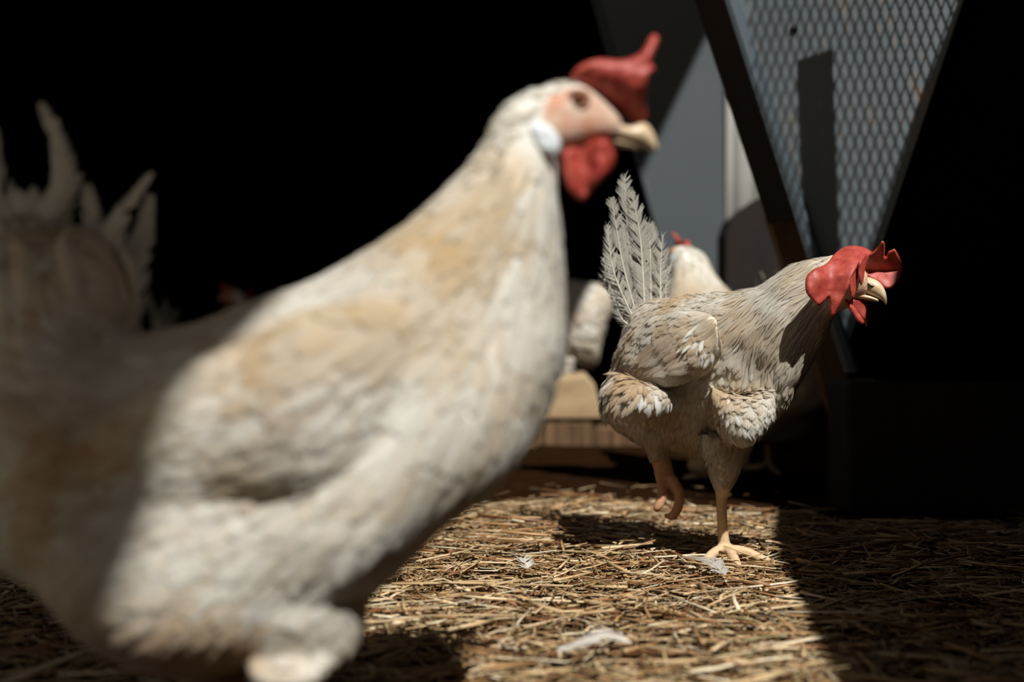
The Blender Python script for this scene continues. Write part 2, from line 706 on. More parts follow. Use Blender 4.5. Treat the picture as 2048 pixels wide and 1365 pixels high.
def finish_body(me, colour, parent, org, name='body'):
    V, N = mesh_arrays(me)
    C = np.ones((len(V), 4), dtype=np.float32)
    for i, v in enumerate(V):
        x, y = PX(v)
        C[i, :3] = colour(x, y, v)
    a = me.attributes.new('Col', 'FLOAT_COLOR', 'POINT')
    a.data.foreach_set('color', C.ravel())
    V2 = V - np.array(org, dtype=np.float32)
    me.vertices.foreach_set('co', V2.ravel())
    me.materials.clear()
    me.materials.append(M['body'])
    me.polygons.foreach_set('use_smooth', [True] * len(me.polygons))
    me.update()
    o = bpy.data.objects.new(name, me)
    return link(o, parent)


def add_eye(parent, c, r, org, look=Vector((0, -1, 0))):
    """eyeball with iris, pupil and lids"""
    bm = bmesh.new()
    bmesh.ops.create_uvsphere(bm, u_segments=20, v_segments=14, radius=r)
    bmesh.ops.translate(bm, verts=bm.verts, vec=c)
    eye = bm_obj('eye', bm, M['iris'], parent, org, True)
    bm = bmesh.new()
    bmesh.ops.create_uvsphere(bm, u_segments=16, v_segments=10, radius=r * 0.5)
    bmesh.ops.translate(bm, verts=bm.verts, vec=c + look * r * 0.62)
    bm_obj('pupil', bm, M['pupil'], eye, org, True)
    bm = bmesh.new()
    side = Vector((1, 0, 0))
    pts = [c + look * r * 0.35 + (side * math.cos(a) * 1.25 + Vector((0, 0, 1)) * math.sin(a) * 1.0) * r for a in np.linspace(0, 2 * math.pi, 22)]
    add_tube(bm, pts, [r * 0.3] * 22, 8)
    bm_obj('eyelid', bm, M['lid'], eye, org, True)


def foot(bm, ankle, heading, r=0.0052, spread=0.42, L=0.05, z=0.006):
    """three toes forward, one back, flat on the ground"""
    a = Vector(ankle)
    for k, ang in enumerate((-spread, 0.0, spread, math.pi)):
        h = heading + ang
        l = L * (0.55 if k == 3 else (1.1 if k == 1 else 0.95))
        dx = Vector((math.cos(h), math.sin(h), 0))
        p = [a, a + dx * l * 0.35 + Vector((0, 0, -(a.z - z) * 0.75)), a + dx * l * 0.75, a + dx * l, a + dx * (l + 0.010)]
        p[2].z = z + 0.002
        p[3].z = z
        p[4].z = z - 0.004
        add_tube(bm, bez(p, 9), [r * 1.15, r * 1.1, r, r * 0.95, r * 1.0, r * 0.85, r * 0.85, r * 0.6, r * 0.28], 10)


# =================================================================== SETTING
def solid_poly(name, pts, thick_vec, mat, parent=None, org=None, smooth=False):
    bm = bmesh.new()
    a = [bm.verts.new(p) for p in pts]
    b = [bm.verts.new(p + thick_vec) for p in pts]
    bm.faces.new(a)
    bm.faces.new(b[::-1])
    n = len(a)
    for i in range(n):
        bm.faces.new((a[i], b[i], b[(i + 1) % n], a[(i + 1) % n]))
    return bm_obj(name, bm, mat, parent, org, smooth)


M['soil'] = noise_mat('shade_dark_soil', [(0.3, (0.010, 0.005, 0.0025)), (0.75, (0.032, 0.015, 0.007))], 30, 0.95, 0.8, bscale=160, dist=0.006)  # soil colour darkened to stand in for shade behind the focused hen
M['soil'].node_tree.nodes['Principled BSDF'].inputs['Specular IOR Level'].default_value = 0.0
M['black_wall'] = noise_mat('shade_black_boards', [(0.3, (0.0015, 0.0012, 0.001)), (0.8, (0.004, 0.0035, 0.003))], 12, 0.95, 0.3)  # near-black colour stands in for the unlit coop interior
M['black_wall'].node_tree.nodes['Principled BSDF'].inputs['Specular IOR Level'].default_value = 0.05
M['roof'] = noise_mat('old_roof_boards', [(0.3, (0.03, 0.025, 0.02)), (0.8, (0.07, 0.06, 0.05))], 10, 0.9, 0.3)

# floor : gently uneven soil
def ground_z(x, y):
    return 0.004 * noise.noise(Vector((x * 6, y * 6, 0))) + 0.002 * noise.noise(Vector((x * 22, y * 22, 3)))


gx = np.concatenate([np.linspace(-5, -0.9, 12), np.linspace(-0.85, 1.15, 100), np.linspace(1.2, 3, 8)])
gy = np.concatenate([np.linspace(-3, 0.5, 10), np.linspace(0.55, 3.6, 150), np.linspace(3.7, 8.5, 12)])
GV = np.array([[(x, y, ground_z(x, y)) for x in gx] for y in gy]).reshape(-1, 3)
ii = np.arange(len(gx) * len(gy)).reshape(len(gy), len(gx))
GF = np.stack([ii[:-1, :-1], ii[:-1, 1:], ii[1:, 1:], ii[1:, :-1]], -1).reshape(-1, 4)
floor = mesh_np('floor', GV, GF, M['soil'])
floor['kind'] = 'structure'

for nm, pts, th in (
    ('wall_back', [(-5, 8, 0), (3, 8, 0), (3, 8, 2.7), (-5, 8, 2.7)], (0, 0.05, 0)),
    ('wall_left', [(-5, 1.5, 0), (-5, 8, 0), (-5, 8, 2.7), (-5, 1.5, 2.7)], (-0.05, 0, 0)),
    ('sky_block_right', [(0.62, -2.2, 0), (0.62, 1.1, 0), (0.62, 1.1, 1.0), (0.62, -2.2, 1.0)], (0.03, 0, 0)),  # added out of view to block sky light from the right
    ('sky_block_front', [(-0.75, -2.2, 0), (0.65, -2.2, 0), (0.65, -2.2, 1.8), (-0.75, -2.2, 1.8)], (0, -0.03, 0)),  # added out of view so sky light enters only from the left
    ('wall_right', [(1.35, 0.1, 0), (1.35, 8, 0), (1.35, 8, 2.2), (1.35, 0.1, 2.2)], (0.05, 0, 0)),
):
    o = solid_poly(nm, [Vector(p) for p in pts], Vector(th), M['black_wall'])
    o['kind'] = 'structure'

ROOF_Z = 1.0
LEFT_Z = 2.4


def up(lx, ly, H=ROOF_Z):
    """where the ray that lands at ground point lx, ly passes height H"""
    return Vector((lx - SUN.x * H, ly - SUN.y * H, H))


def land(px, py, d):
    p = P(px, py, d)
    return p.x + SUN.x * p.z, p.y + SUN.y * p.z


A_D, C_D = 3.3, 1.9
e1 = land(1650, 1365, 1.015)
e2 = land(1545, 1100, 1.60)
c1 = land(1690, 700, 1.86)
c2 = land(1935, 0, 1.8)
a1 = land(1290, 335, A_D)
a2 = land(1422, 55, A_D)
print('light edges', e1, e2, c1, c2, a1, a2)
right_edge = [(e1[0] - 0.06, 0.25), e1, e2, c1, c2, (c2[0] + 0.18, 3.6), (c2[0] + 0.3, 4.2)]
left_edge = [(-0.30, 0.25), land(300, 1170, .77), land(310, 1020, .765), land(420, 780, .76), land(545, 600, .79), (-0.14, 1.9), (-0.03, 2.7), a1, a2, (a2[0] + 0.25, 4.2)]
o = solid_poly('unseen_roof', [up(*p) for p in right_edge] + [up(3.2, 4.2), up(3.2, 0.25)], Vector((0, 0, 0.012)), M['roof'])  # unseen roof, outline shaped to cut the right side of the sun patch
o['kind'] = 'structure'
o = solid_poly('unseen_roof.001', [up(*p, LEFT_Z) for p in left_edge] + [up(-5, 4.2, LEFT_Z), up(-5, 2.3, LEFT_Z), up(-1.0, 2.3, LEFT_Z), up(-0.64, 1.3, LEFT_Z), up(-0.64, 0.25, LEFT_Z)], Vector((0, 0, 0.012)), M['roof'])  # unseen roof, shaped and raised to shade the front hen's tail softly
o['kind'] = 'structure'
o = solid_poly('unseen_roof.002', [Vector((-5, up(0, 4.15, 1.35).y, 1.35)), Vector((3, up(0, 4.15, 1.35).y, 1.35)), Vector((3, 8.1, 2.3)), Vector((-5, 8.1, 2.3))], Vector((0, 0, 0.02)), M['roof'])
o['kind'] = 'structure'

# ------------------------------------------------------------------ metal panels
def metal(name, c0, c1_, rust=True, rough=0.6):
    m, nt, b = new_mat(name)
    tc = node(nt, 'ShaderNodeTexCoord')
    n = node(nt, 'ShaderNodeTexNoise', Scale=3.0, Detail=8.0)
    nt.links.new(tc.outputs['Object'], n.inputs['Vector'])
    r = ramp(nt, n.outputs['Fac'], [(0.3, c0), (0.75, c1_)])
    mp = node(nt, 'ShaderNodeMapping')
    mp.inputs['Rotation'].default_value = (0, 0.35, 0)
    mp.inputs['Scale'].default_value = (1.0, 1.0, 0.3)
    nt.links.new(tc.outputs['Object'], mp.inputs[0])
    n2 = node(nt, 'ShaderNodeTexNoise', Scale=95.0, Detail=6.0, Roughness=0.75)
    nt.links.new(mp.outputs[0], n2.inputs['Vector'])
    n3 = node(nt, 'ShaderNodeTexNoise', Scale=7.0, Detail=2.0)
    nt.links.new(tc.outputs['Object'], n3.inputs['Vector'])
    ad = node(nt, 'ShaderNodeMath', operation='MULTIPLY_ADD')
    nt.links.new(n3.outputs['Fac'], ad.inputs[0])
    ad.inputs[1].default_value = 0.45
    nt.links.new(n2.outputs['Fac'], ad.inputs[2])
    rr = ramp(nt, ad.outputs[0], [(0.80, (0, 0, 0)), (0.92, (0.75, 0.75, 0.75))])
    mx = node(nt, 'ShaderNodeMix', data_type='RGBA')
    nt.links.new(rr.outputs[0], mx.inputs[0])
    nt.links.new(r.outputs[0], mx.inputs[6])
    mx.inputs[7].default_value = (0.30, 0.20, 0.12, 1)
    nt.links.new((mx.outputs[2] if rust else r.outputs[0]), b.inputs['Base Color'])
    b.inputs['Roughness'].default_value = rough
    b.inputs['Metallic'].default_value = 0.0
    bp = node(nt, 'ShaderNodeBump', Strength=0.2, Distance=0.001)
    nt.links.new(n2.outputs['Fac'], bp.inputs['Height'])
    nt.links.new(bp.outputs[0], b.inputs['Normal'])
    return m


M['steel'] = metal('weathered_blue_grey_steel', (0.09, 0.112, 0.13), (0.15, 0.175, 0.192))
M['steel_rim'] = metal('steel_rim', (0.055, 0.078, 0.098), (0.09, 0.118, 0.142), False)
M['sheet'] = metal('grey_sheet', (0.068, 0.082, 0.092), (0.082, 0.098, 0.107), False)
M['white_sheet'] = metal('pale_sheet', (0.22, 0.215, 0.20), (0.29, 0.285, 0.265), False)
M['wood'] = noise_mat('rough_timber', [(0.3, (0.07, 0.035, 0.015)), (0.75, (0.21, 0.12, 0.055))], 14, 0.85, 0.5, stretch=(4, 4, 0.5))
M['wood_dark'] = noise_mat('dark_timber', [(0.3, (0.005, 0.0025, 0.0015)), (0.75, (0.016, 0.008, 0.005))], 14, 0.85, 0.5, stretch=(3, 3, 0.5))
M['wood_tan'] = noise_mat('tan_timber', [(0.3, (0.34, 0.23, 0.12)), (0.75, (0.56, 0.42, 0.25))], 12, 0.85, 0.4, stretch=(0.6, 3, 3))

# back sheet A
base = P(1380, 940, A_D); base.z = 0
t = empty('metal_sheet', base)
tag(t, 'large plain grey metal sheet standing upright behind the hens, crossed by a diagonal shadow', 'metal sheet')
gb = lambda px, d: Vector((P(px, 700, d).x, d, 0.0))
solid_poly('sheet', [P(1130, -220, A_D), P(1440, -220, A_D), P(1451, 500, A_D), gb(1455, A_D), gb(1395, A_D), P(1312, 450, A_D)], Vector((0, 0.006, 0)), M['sheet'], t, base)
bm = bmesh.new()
add_tube(bm, [P(1130, -220, A_D - 0.004), P(1312, 450, A_D - 0.004), gb(1395, A_D - 0.004) + Vector((0, 0, 0.006))], [0.006] * 3, 8)
bm_obj('edge_roll', bm, M['sheet'], t, base, True)
# pale sheet B
d = 3.37
base = gb(1520, d)
t = empty('pale_sheet', base)
tag(t, 'off-white corrugated sheet standing upright between grey sheet and leaning metal door', 'metal sheet')
bm = bmesh.new()
x0, x1 = P(1453, 300, d).x, P(1640, 300, d).x
zt = 1.0
N = 60
rows = []
for k in range(N + 1):
    x = x0 + (x1 - x0) * k / N
    y = d + 0.006 * math.sin((x - x0) / 0.045 * 2 * math.pi)
    rows.append([bm.verts.new((x, y + q, z)) for q in (0, 0.003) for z in (0.0, zt)])
for r0, r1 in zip(rows, rows[1:]):
    bm.faces.new((r0[0], r1[0], r1[1], r0[1]))
    bm.faces.new((r0[2], r0[3], r1[3], r1[2]))
    bm.faces.new((r0[1], r1[1], r1[3], r0[3]))
    bm.faces.new((r0[0], r0[2], r1[2], r1[0]))
bm_obj('corrugated_panel', bm, M['white_sheet'], t, base, True)
bm = bmesh.new()
add_box(bm, ((P(1447, 300, d - 0.03).x), d - 0.02, 0.5), (0.011, 0.02, 1.0))
bm_obj('edge_post', bm, M['wood_dark'], t, base)

# panel C : steel door leaning, its rim at the left
A = P(1372, -250, 1.93)
B = P(1781, 1025, 1.89)
B = A.lerp(B, ((748 + 250) / (1025 + 250)))
R = Vector((1.0, -0.16, 0)).normalized() * 0.72
upv = (A - B).normalized()
nC = R.normalized().cross(upv).normalized()       # faces the camera side
if nC.y > 0: nC = -nC
baseC = B.copy()
door = empty('steel_door', baseC)
tag(door, 'blue-grey rusty steel door leaning at the right, patterned by wire mesh shadow', 'door')
R2 = R.copy()


def on_door(px, py):
    dirv = (P(px, py, 1) - cam.location)
    tpar = (B - cam.location).dot(nC) / dirv.dot(nC)
    return cam.location + dirv * tpar


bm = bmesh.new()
# leaf outline cut along the edge of the shade; slightly dented
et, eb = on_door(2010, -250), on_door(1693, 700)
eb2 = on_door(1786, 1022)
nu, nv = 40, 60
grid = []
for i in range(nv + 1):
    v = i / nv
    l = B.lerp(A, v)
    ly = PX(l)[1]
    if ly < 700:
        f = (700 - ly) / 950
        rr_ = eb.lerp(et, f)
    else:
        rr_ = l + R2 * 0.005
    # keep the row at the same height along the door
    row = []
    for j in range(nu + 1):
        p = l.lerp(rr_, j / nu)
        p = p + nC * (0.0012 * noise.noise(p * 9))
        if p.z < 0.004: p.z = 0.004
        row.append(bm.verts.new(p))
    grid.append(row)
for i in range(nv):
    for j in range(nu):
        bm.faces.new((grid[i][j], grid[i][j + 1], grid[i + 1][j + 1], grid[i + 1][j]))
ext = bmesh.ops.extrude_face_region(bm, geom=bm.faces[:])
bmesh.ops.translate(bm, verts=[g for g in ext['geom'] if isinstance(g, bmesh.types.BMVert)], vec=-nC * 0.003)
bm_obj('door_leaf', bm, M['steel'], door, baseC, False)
# near-black boards added to stand in for the shade right of the door
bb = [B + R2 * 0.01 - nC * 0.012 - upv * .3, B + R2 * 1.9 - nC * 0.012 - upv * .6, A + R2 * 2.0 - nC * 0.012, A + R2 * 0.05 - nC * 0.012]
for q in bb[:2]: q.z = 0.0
tb = solid_poly('shade_boards', bb, -nC * 0.02, M['black_wall'])
tag(tb, 'near-black boards standing in for the shade right of the leaning steel door', 'partition')
bm = bmesh.new()
add_box(bm, (B.x + .13, B.y + .03, (B.z - .012) / 2), (.27, .12, B.z - .012))
sl = bm_obj('timber_sleeper', bm, M['wood_dark'])
bv = sl.modifiers.new('b', 'BEVEL'); bv.width = .006
tag(sl, 'dark timber block under the foot of the leaning steel door', 'timber')
# rim: folded hem along the leaning edge
bm = bmesh.new()
rx = R2.normalized()
prof = [(-0.002, -0.006), (-0.002, 0.010), (0.004, 0.0125), (0.012, 0.0115), (0.016, 0.007), (0.0175, 0.001), (0.0175, -0.006)]
ra = [bm.verts.new(A + rx * a + nC * b) for a, b in prof]
rb = [bm.verts.new(B + rx * a + nC * b) for a, b in prof]
for i in range(len(prof)):
    j = (i + 1) % len(prof)
    bm.faces.new((ra[i], ra[j], rb[j], rb[i]))
bm.faces.new(ra); bm.faces.new(rb[::-1])
bm_obj('rim', bm, M['steel_rim'], door, baseC)
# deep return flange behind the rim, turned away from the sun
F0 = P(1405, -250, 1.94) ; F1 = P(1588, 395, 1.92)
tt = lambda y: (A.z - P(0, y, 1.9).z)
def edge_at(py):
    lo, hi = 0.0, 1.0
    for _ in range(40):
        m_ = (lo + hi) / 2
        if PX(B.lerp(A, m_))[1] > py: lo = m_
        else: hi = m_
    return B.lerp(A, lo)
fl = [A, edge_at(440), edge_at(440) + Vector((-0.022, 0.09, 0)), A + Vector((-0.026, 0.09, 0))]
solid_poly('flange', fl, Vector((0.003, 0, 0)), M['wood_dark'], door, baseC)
# rivets
for k, (px, py) in enumerate(((1588, 58),)):
    bm = bmesh.new()
    o_ = cam.location
    dirv = (P(px, py, 1) - cam.location).normalized()
    tpar = (B - cam.location).dot(nC) / dirv.dot(nC)
    c = cam.location + dirv * tpar
    bmesh.ops.create_uvsphere(bm, u_segments=12, v_segments=8, radius=0.005)
    bmesh.ops.transform(bm, matrix=Matrix.Translation(c + nC * 0.001), verts=bm.verts)
    bm_obj('rivet', bm, M['wood_dark'], door, baseC, True)


# overhead wire mesh: real expanded metal hung above the door, its shadow falls on it
ex = (on_door(1900, 300) - on_door(1878, 300))
du = R2.normalized() * 0.0130          # diamond width on the door
dv = (on_door(1800, 300) - on_door(1800, 360))
dv = dv.normalized() * 0.038
O = on_door(1700, 400)
mo = on_door(1935, -40) - SUN * 0.10   # mesh plane point near the top right of the door
m2 = on_door(1690, 480) - SUN * 0.60
m3 = on_door(1560, -20) - SUN * 0.50
nM = (m2 - mo).cross(m3 - mo).normalized()


def to_mesh(p):
    k = (mo - p).dot(nM) / SUN.dot(nM)
    return p + SUN * k


bm = bmesh.new()
def strand(p, q, w=0.0010):
    a, b = to_mesh(p), to_mesh(q)
    t_ = (b - a).normalized()
    s_ = nM.cross(t_).normalized() * w
    h_ = nM * 0.0008
    vs_ = [bm.verts.new(v) for v in (a - s_ - h_, a + s_ - h_, a + s_ + h_, a - s_ + h_, b - s_ - h_, b + s_ - h_, b + s_ + h_, b - s_ + h_)]
    for f in ((0, 1, 2, 3), (7, 6, 5, 4), (0, 4, 5, 1), (1, 5, 6, 2), (2, 6, 7, 3), (3, 7, 4, 0)):
        bm.faces.new([vs_[i] for i in f])


cnt = 0
for i in range(-22, 30):
    for j in range(-10, 14):
        c = O + du * i + dv * j
        for a, b in ((Vector((0.5, 0, 0)), Vector((0, 0, 0.5))), (Vector((0, 0, 0.5)), Vector((-0.5, 0, 0))), (Vector((-0.5, 0, 0)), Vector((0, 0, -0.5))), (Vector((0, 0, -0.5)), Vector((0.5, 0, 0)))):
            p = c + du * a.x + dv * a.z
            q = c + du * b.x + dv * b.z
            x, y = PX(p)
            mp_ = to_mesh(p)
            # kept inside the strip of sky beside the roof edge, and out past the frame's top
            my = PX(mp_)[1]
            if x < 1500 or x > 1990 or y < -120 or y > 730 or mp_.z > 1.9 or my > -14 or PX(to_mesh(q))[1] > -14:
                continue
            strand(p, q)
            cnt += 1
print('mesh strands', cnt)
if cnt:
    mesh_o = bm_obj('wire_mesh', bm, M['steel_rim'])
    tag(mesh_o, 'diamond wire mesh stretched under the roof gap above the leaning door', 'wire mesh')

# brace crossing the gap: its shadow is the dark upright bar on the door
b0 = on_door(1628, 118); b1 = on_door(1644, 540)
def at_z(p, z):
    return p - SUN * (z - p.z) / 1.0 if False else Vector((p.x - SUN.x * (z - p.z), p.y - SUN.y * (z - p.z), z))
q0 = at_z(b0, 0.93); q1 = at_z(b1, 0.975)
q1 = q0 + (q1 - q0) * 1.9
bm = bmesh.new()
ax = (q1 - q0).normalized()
sx = ax.cross(Vector((0, 0, 1))).normalized()
hw = 0.0195
vsb = []
for s_ in (0, 1):
    c = q0 if s_ == 0 else q1
    for a_, b_ in ((-1, 0), (1, 0), (1, 1), (-1, 1)):
        if s_ == 0 and (a_ * sx.x > 0): c = q0 + ax * .022
        elif s_ == 0: c = q0 + ax * .004
        vsb.append(bm.verts.new(c + sx * hw * a_ + Vector((0, 0, 0.02)) * b_))
for f in ((0, 1, 2, 3), (7, 6, 5, 4), (0, 4, 5, 1), (1, 5, 6, 2), (2, 6, 7, 3), (3, 7, 4, 0)):
    bm.faces.new([vsb[i] for i in f])
br = bm_obj('roof_brace', bm, M['wood_dark'])
tag(br, 'short dark wooden brace under the roof edge above the steel door', 'beam')

# leaning timber beside the door
d = 2.03
Lp = [P(1518, 380, d), P(1570, 380, d), P(1722, 905, d), P(1672, 905, d)]
k0 = P(1780, 1010, d); k0.z = 0.01
Lp = [P(1537, 432, d), P(1590, 432, d), P(1775, 1002, d), P(1720, 1002, d)]
ti = solid_poly('timber_prop', Lp, Vector((0, 0.035, 0)), M['wood'])
tag(ti, 'brown rough-sawn timber leaning beside the steel door rim', 'timber')

# dark stump and boards behind
bm = bmesh.new()
d = 2.85
pts = [gb(1452, d), P(1452, 470, d), P(1462, 440, d), P(1490, 415, d), P(1520, 395, d), P(1560, 400, d), gb(1570, d)]
a = [bm.verts.new(p) for p in pts]
b = [bm.verts.new(p + Vector((0, 0.12, 0))) for p in pts]
bm.faces.new(a); bm.faces.new(b[::-1])
for i in range(len(a)):
    bm.faces.new((a[i], b[i], b[(i + 1) % len(a)], a[(i + 1) % len(a)]))
st = bm_obj('tree_stump', bm, M['wood_dark'])
tag(st, 'dark jagged tree stump in front of the off-white sheet', 'stump')

# tan wooden block and plank on the ground, behind the front hen's breast
d = 2.97
bm = bmesh.new()
fr = [P(1060, 838, d), P(1206, 838, d), P(1190, 772, d), P(1172, 752, d), P(1120, 760, d), P(1060, 775, d)]
a = [bm.verts.new(p) for p in fr]
b = [bm.verts.new(p + Vector((0, 0.10, 0.006))) for p in fr]
bm.faces.new(a); bm.faces.new(b[::-1])
for i in range(len(a)):
    bm.faces.new((a[i], b[i], b[(i + 1) % len(a)], a[(i + 1) % len(a)]))
bl = bm_obj('wooden_block', bm, M['wood_tan'])
bmod = bl.modifiers.new('b', 'BEVEL'); bmod.width = 0.004; bmod.segments = 2
tag(bl, 'sunlit tan wooden block resting on the plank between the hens', 'wooden block')
bm = bmesh.new()
z1 = P(1100, 846, d).z
x0, x1 = P(1040, 850, d).x, P(1292, 850, d).x
n = 30
prev = None
for k in range(n + 1):
    x = x0 + (x1 - x0) * k / n
    j = 0.012 * noise.noise(Vector((k * 0.7, 0, 0)))
    zt = z1 + 0.003 * noise.noise(Vector((k * 0.5, 4, 0))) - (0.012 if x > P(1190, 850, d).x else 0)
    ring = [bm.verts.new((x, d - 0.03 + j, 0.0)), bm.verts.new((x, d - 0.03 + j, zt)), bm.verts.new((x, d + 0.11, zt)), bm.verts.new((x, d + 0.11, 0.0))]
    if prev:
        for i in range(4):
            bm.faces.new((prev[i], prev[(i + 1) % 4], ring[(i + 1) % 4], ring[i]))
    else:
        bm.faces.new(ring)
    prev = ring
bm.faces.new(prev[::-1])
pk = bm_obj('wooden_plank', bm, M['wood'])
tag(pk, 'rough splintered plank lying on the ground under the tan block', 'plank')

bounce_ground = solid_poly('bounce_floor', [Vector(p) for p in ((-6, -4, .012), (-0.62, -4, .012), (-0.63, 0.6, .012), (-0.66, 1.3, .012), (-1.1, 2.4, .012), (-6, 2.4, .012))], Vector((0, 0, -.012)), noise_mat('pale_bounce_earth', [(0.3, (0.50, 0.38, 0.26)), (0.75, (0.68, 0.55, 0.40))], 9, 0.95, 0.5))  # unseen pale ground added to bounce sunlight into the shaded tail
bounce_ground['kind'] = 'structure'
# ------------------------------------------------------------------ straw
def straw_colours(n):
    base = np.array([(0.60, 0.42, 0.22), (0.72, 0.55, 0.33), (0.46, 0.27, 0.12), (0.26, 0.12, 0.045), (0.82, 0.70, 0.50), (0.38, 0.31, 0.15)])
    w = np.array([0.30, 0.18, 0.22, 0.20, 0.07, 0.03])
    c = base[rng.choice(len(base), n, p=w)]
    return c * rng.uniform(0.8, 1.12, (n, 1))


def straw_batch(n, xr, yr, lr, wr, z0, z1, tilt, curve=0.12):
    x = rng.uniform(*xr, n); y = rng.uniform(*yr, n)
    L = lr[0] + (lr[1] - lr[0]) * rng.random(n) ** 2.2
    W = rng.uniform(*wr, n)
    ang = rng.normal(0.15, 0.85, n) * 1.0 + np.where(rng.random(n) < 0.25, rng.uniform(0, np.pi, n), 0)
    tl = rng.normal(0, tilt, n)
    bend = rng.normal(0, curve, n)
    z = rng.uniform(z0, z1, n)
    D = np.stack([np.cos(ang) * np.cos(tl), np.sin(ang) * np.cos(tl), np.sin(tl)], 1)
    S = np.stack([-np.sin(ang), np.cos(ang), np.zeros(n)], 1)
    roll = rng.normal(0, 0.5, n)
    Z = np.cross(D, S)
    S2 = S * np.cos(roll)[:, None] + Z * np.sin(roll)[:, None]
    Z2 = np.cross(D, S2)
    C = np.stack([x, y, z], 1)
    C[:, 2] += np.abs(np.sin(tl)) * L * 0.5
    H = W * rng.uniform(0.18, 0.5, n)
    V = np.zeros((n, 3, 4, 3))
    for k, s in enumerate((-0.5, 0.0, 0.5)):
        c = C + D * (L * s)[:, None] + S * ((bend * L) * (0.25 - s * s) * 2)[:, None]
        for q, (a, b) in enumerate(((-0.5, 0), (0, 0.9), (0.5, 0), (0, -0.3))):
            V[:, k, q] = c + S2 * (W * a)[:, None] + Z2 * (H * b)[:, None]
    return V, straw_colours(n)


parts = [
    straw_batch(30000, (-0.62, 0.95), (0.86, 2.15), (0.006, 0.028), (0.0005, 0.0018), 0.001, 0.009, 0.14),
    straw_batch(14000, (-0.62, 0.95), (0.86, 2.2), (0.015, 0.06), (0.0010, 0.0030), 0.003, 0.013, 0.09),
    straw_batch(1200, (-0.62, 0.95), (0.86, 2.1), (0.04, 0.10), (0.0025, 0.0052), 0.008, 0.014, 0.05, 0.05),
    straw_batch(2600, (-0.7, 1.2), (0.86, 3.4), (0.01, 0.05), (0.0008, 0.0025), 0.002, 0.010, 0.25),
]
SV = np.concatenate([p[0] for p in parts]); SCc = np.concatenate([p[1] for p in parts])
# straw stops towards the back, where darkened soil stands in for shade
cy = SV[:, 1, 0, 1]; cx = SV[:, 1, 0, 0]
keep = rng.random(len(SV)) < np.clip((2.02 - cy + 0.06 * np.sin(cx * 13) - 0.25 * np.clip(cx - 0.02, 0, 0.3)) / 0.14, 0.02, 1)
keep &= ~((cy > 1.76) & (cx > 0.40))
SV = SV[keep]; SCc = SCc[keep]
n = len(SV)
idx = np.arange(n * 12).reshape(n, 3, 4)
fs = []
for k in range(2):
    for q in range(4):
        r_ = (q + 1) % 4
        fs.append(np.stack([idx[:, k, q], idx[:, k, r_], idx[:, k + 1, r_], idx[:, k + 1, q]], -1))
fs.append(np.stack([idx[:, 0, 3], idx[:, 0, 2], idx[:, 0, 1], idx[:, 0, 0]], -1))
fs.append(np.stack([idx[:, 2, 0], idx[:, 2, 1], idx[:, 2, 2], idx[:, 2, 3]], -1))
SF = np.concatenate(fs)
m, nt, b = new_mat('straw')
at = node(nt, 'ShaderNodeAttribute', attribute_name='Col')
nt.links.new(at.outputs['Color'], b.inputs['Base Color'])
b.inputs['Roughness'].default_value = 0.42
M['straw'] = m
straw = mesh_np('straw_litter', SV.reshape(-1, 3), SF, M['straw'], col=np.repeat(SCc, 12, 0), smooth=False)
tag(straw, 'chopped golden straw bedding strewn over the dark floor', 'straw', kind='stuff')

# =================================================================== HENS
exec_hens = True


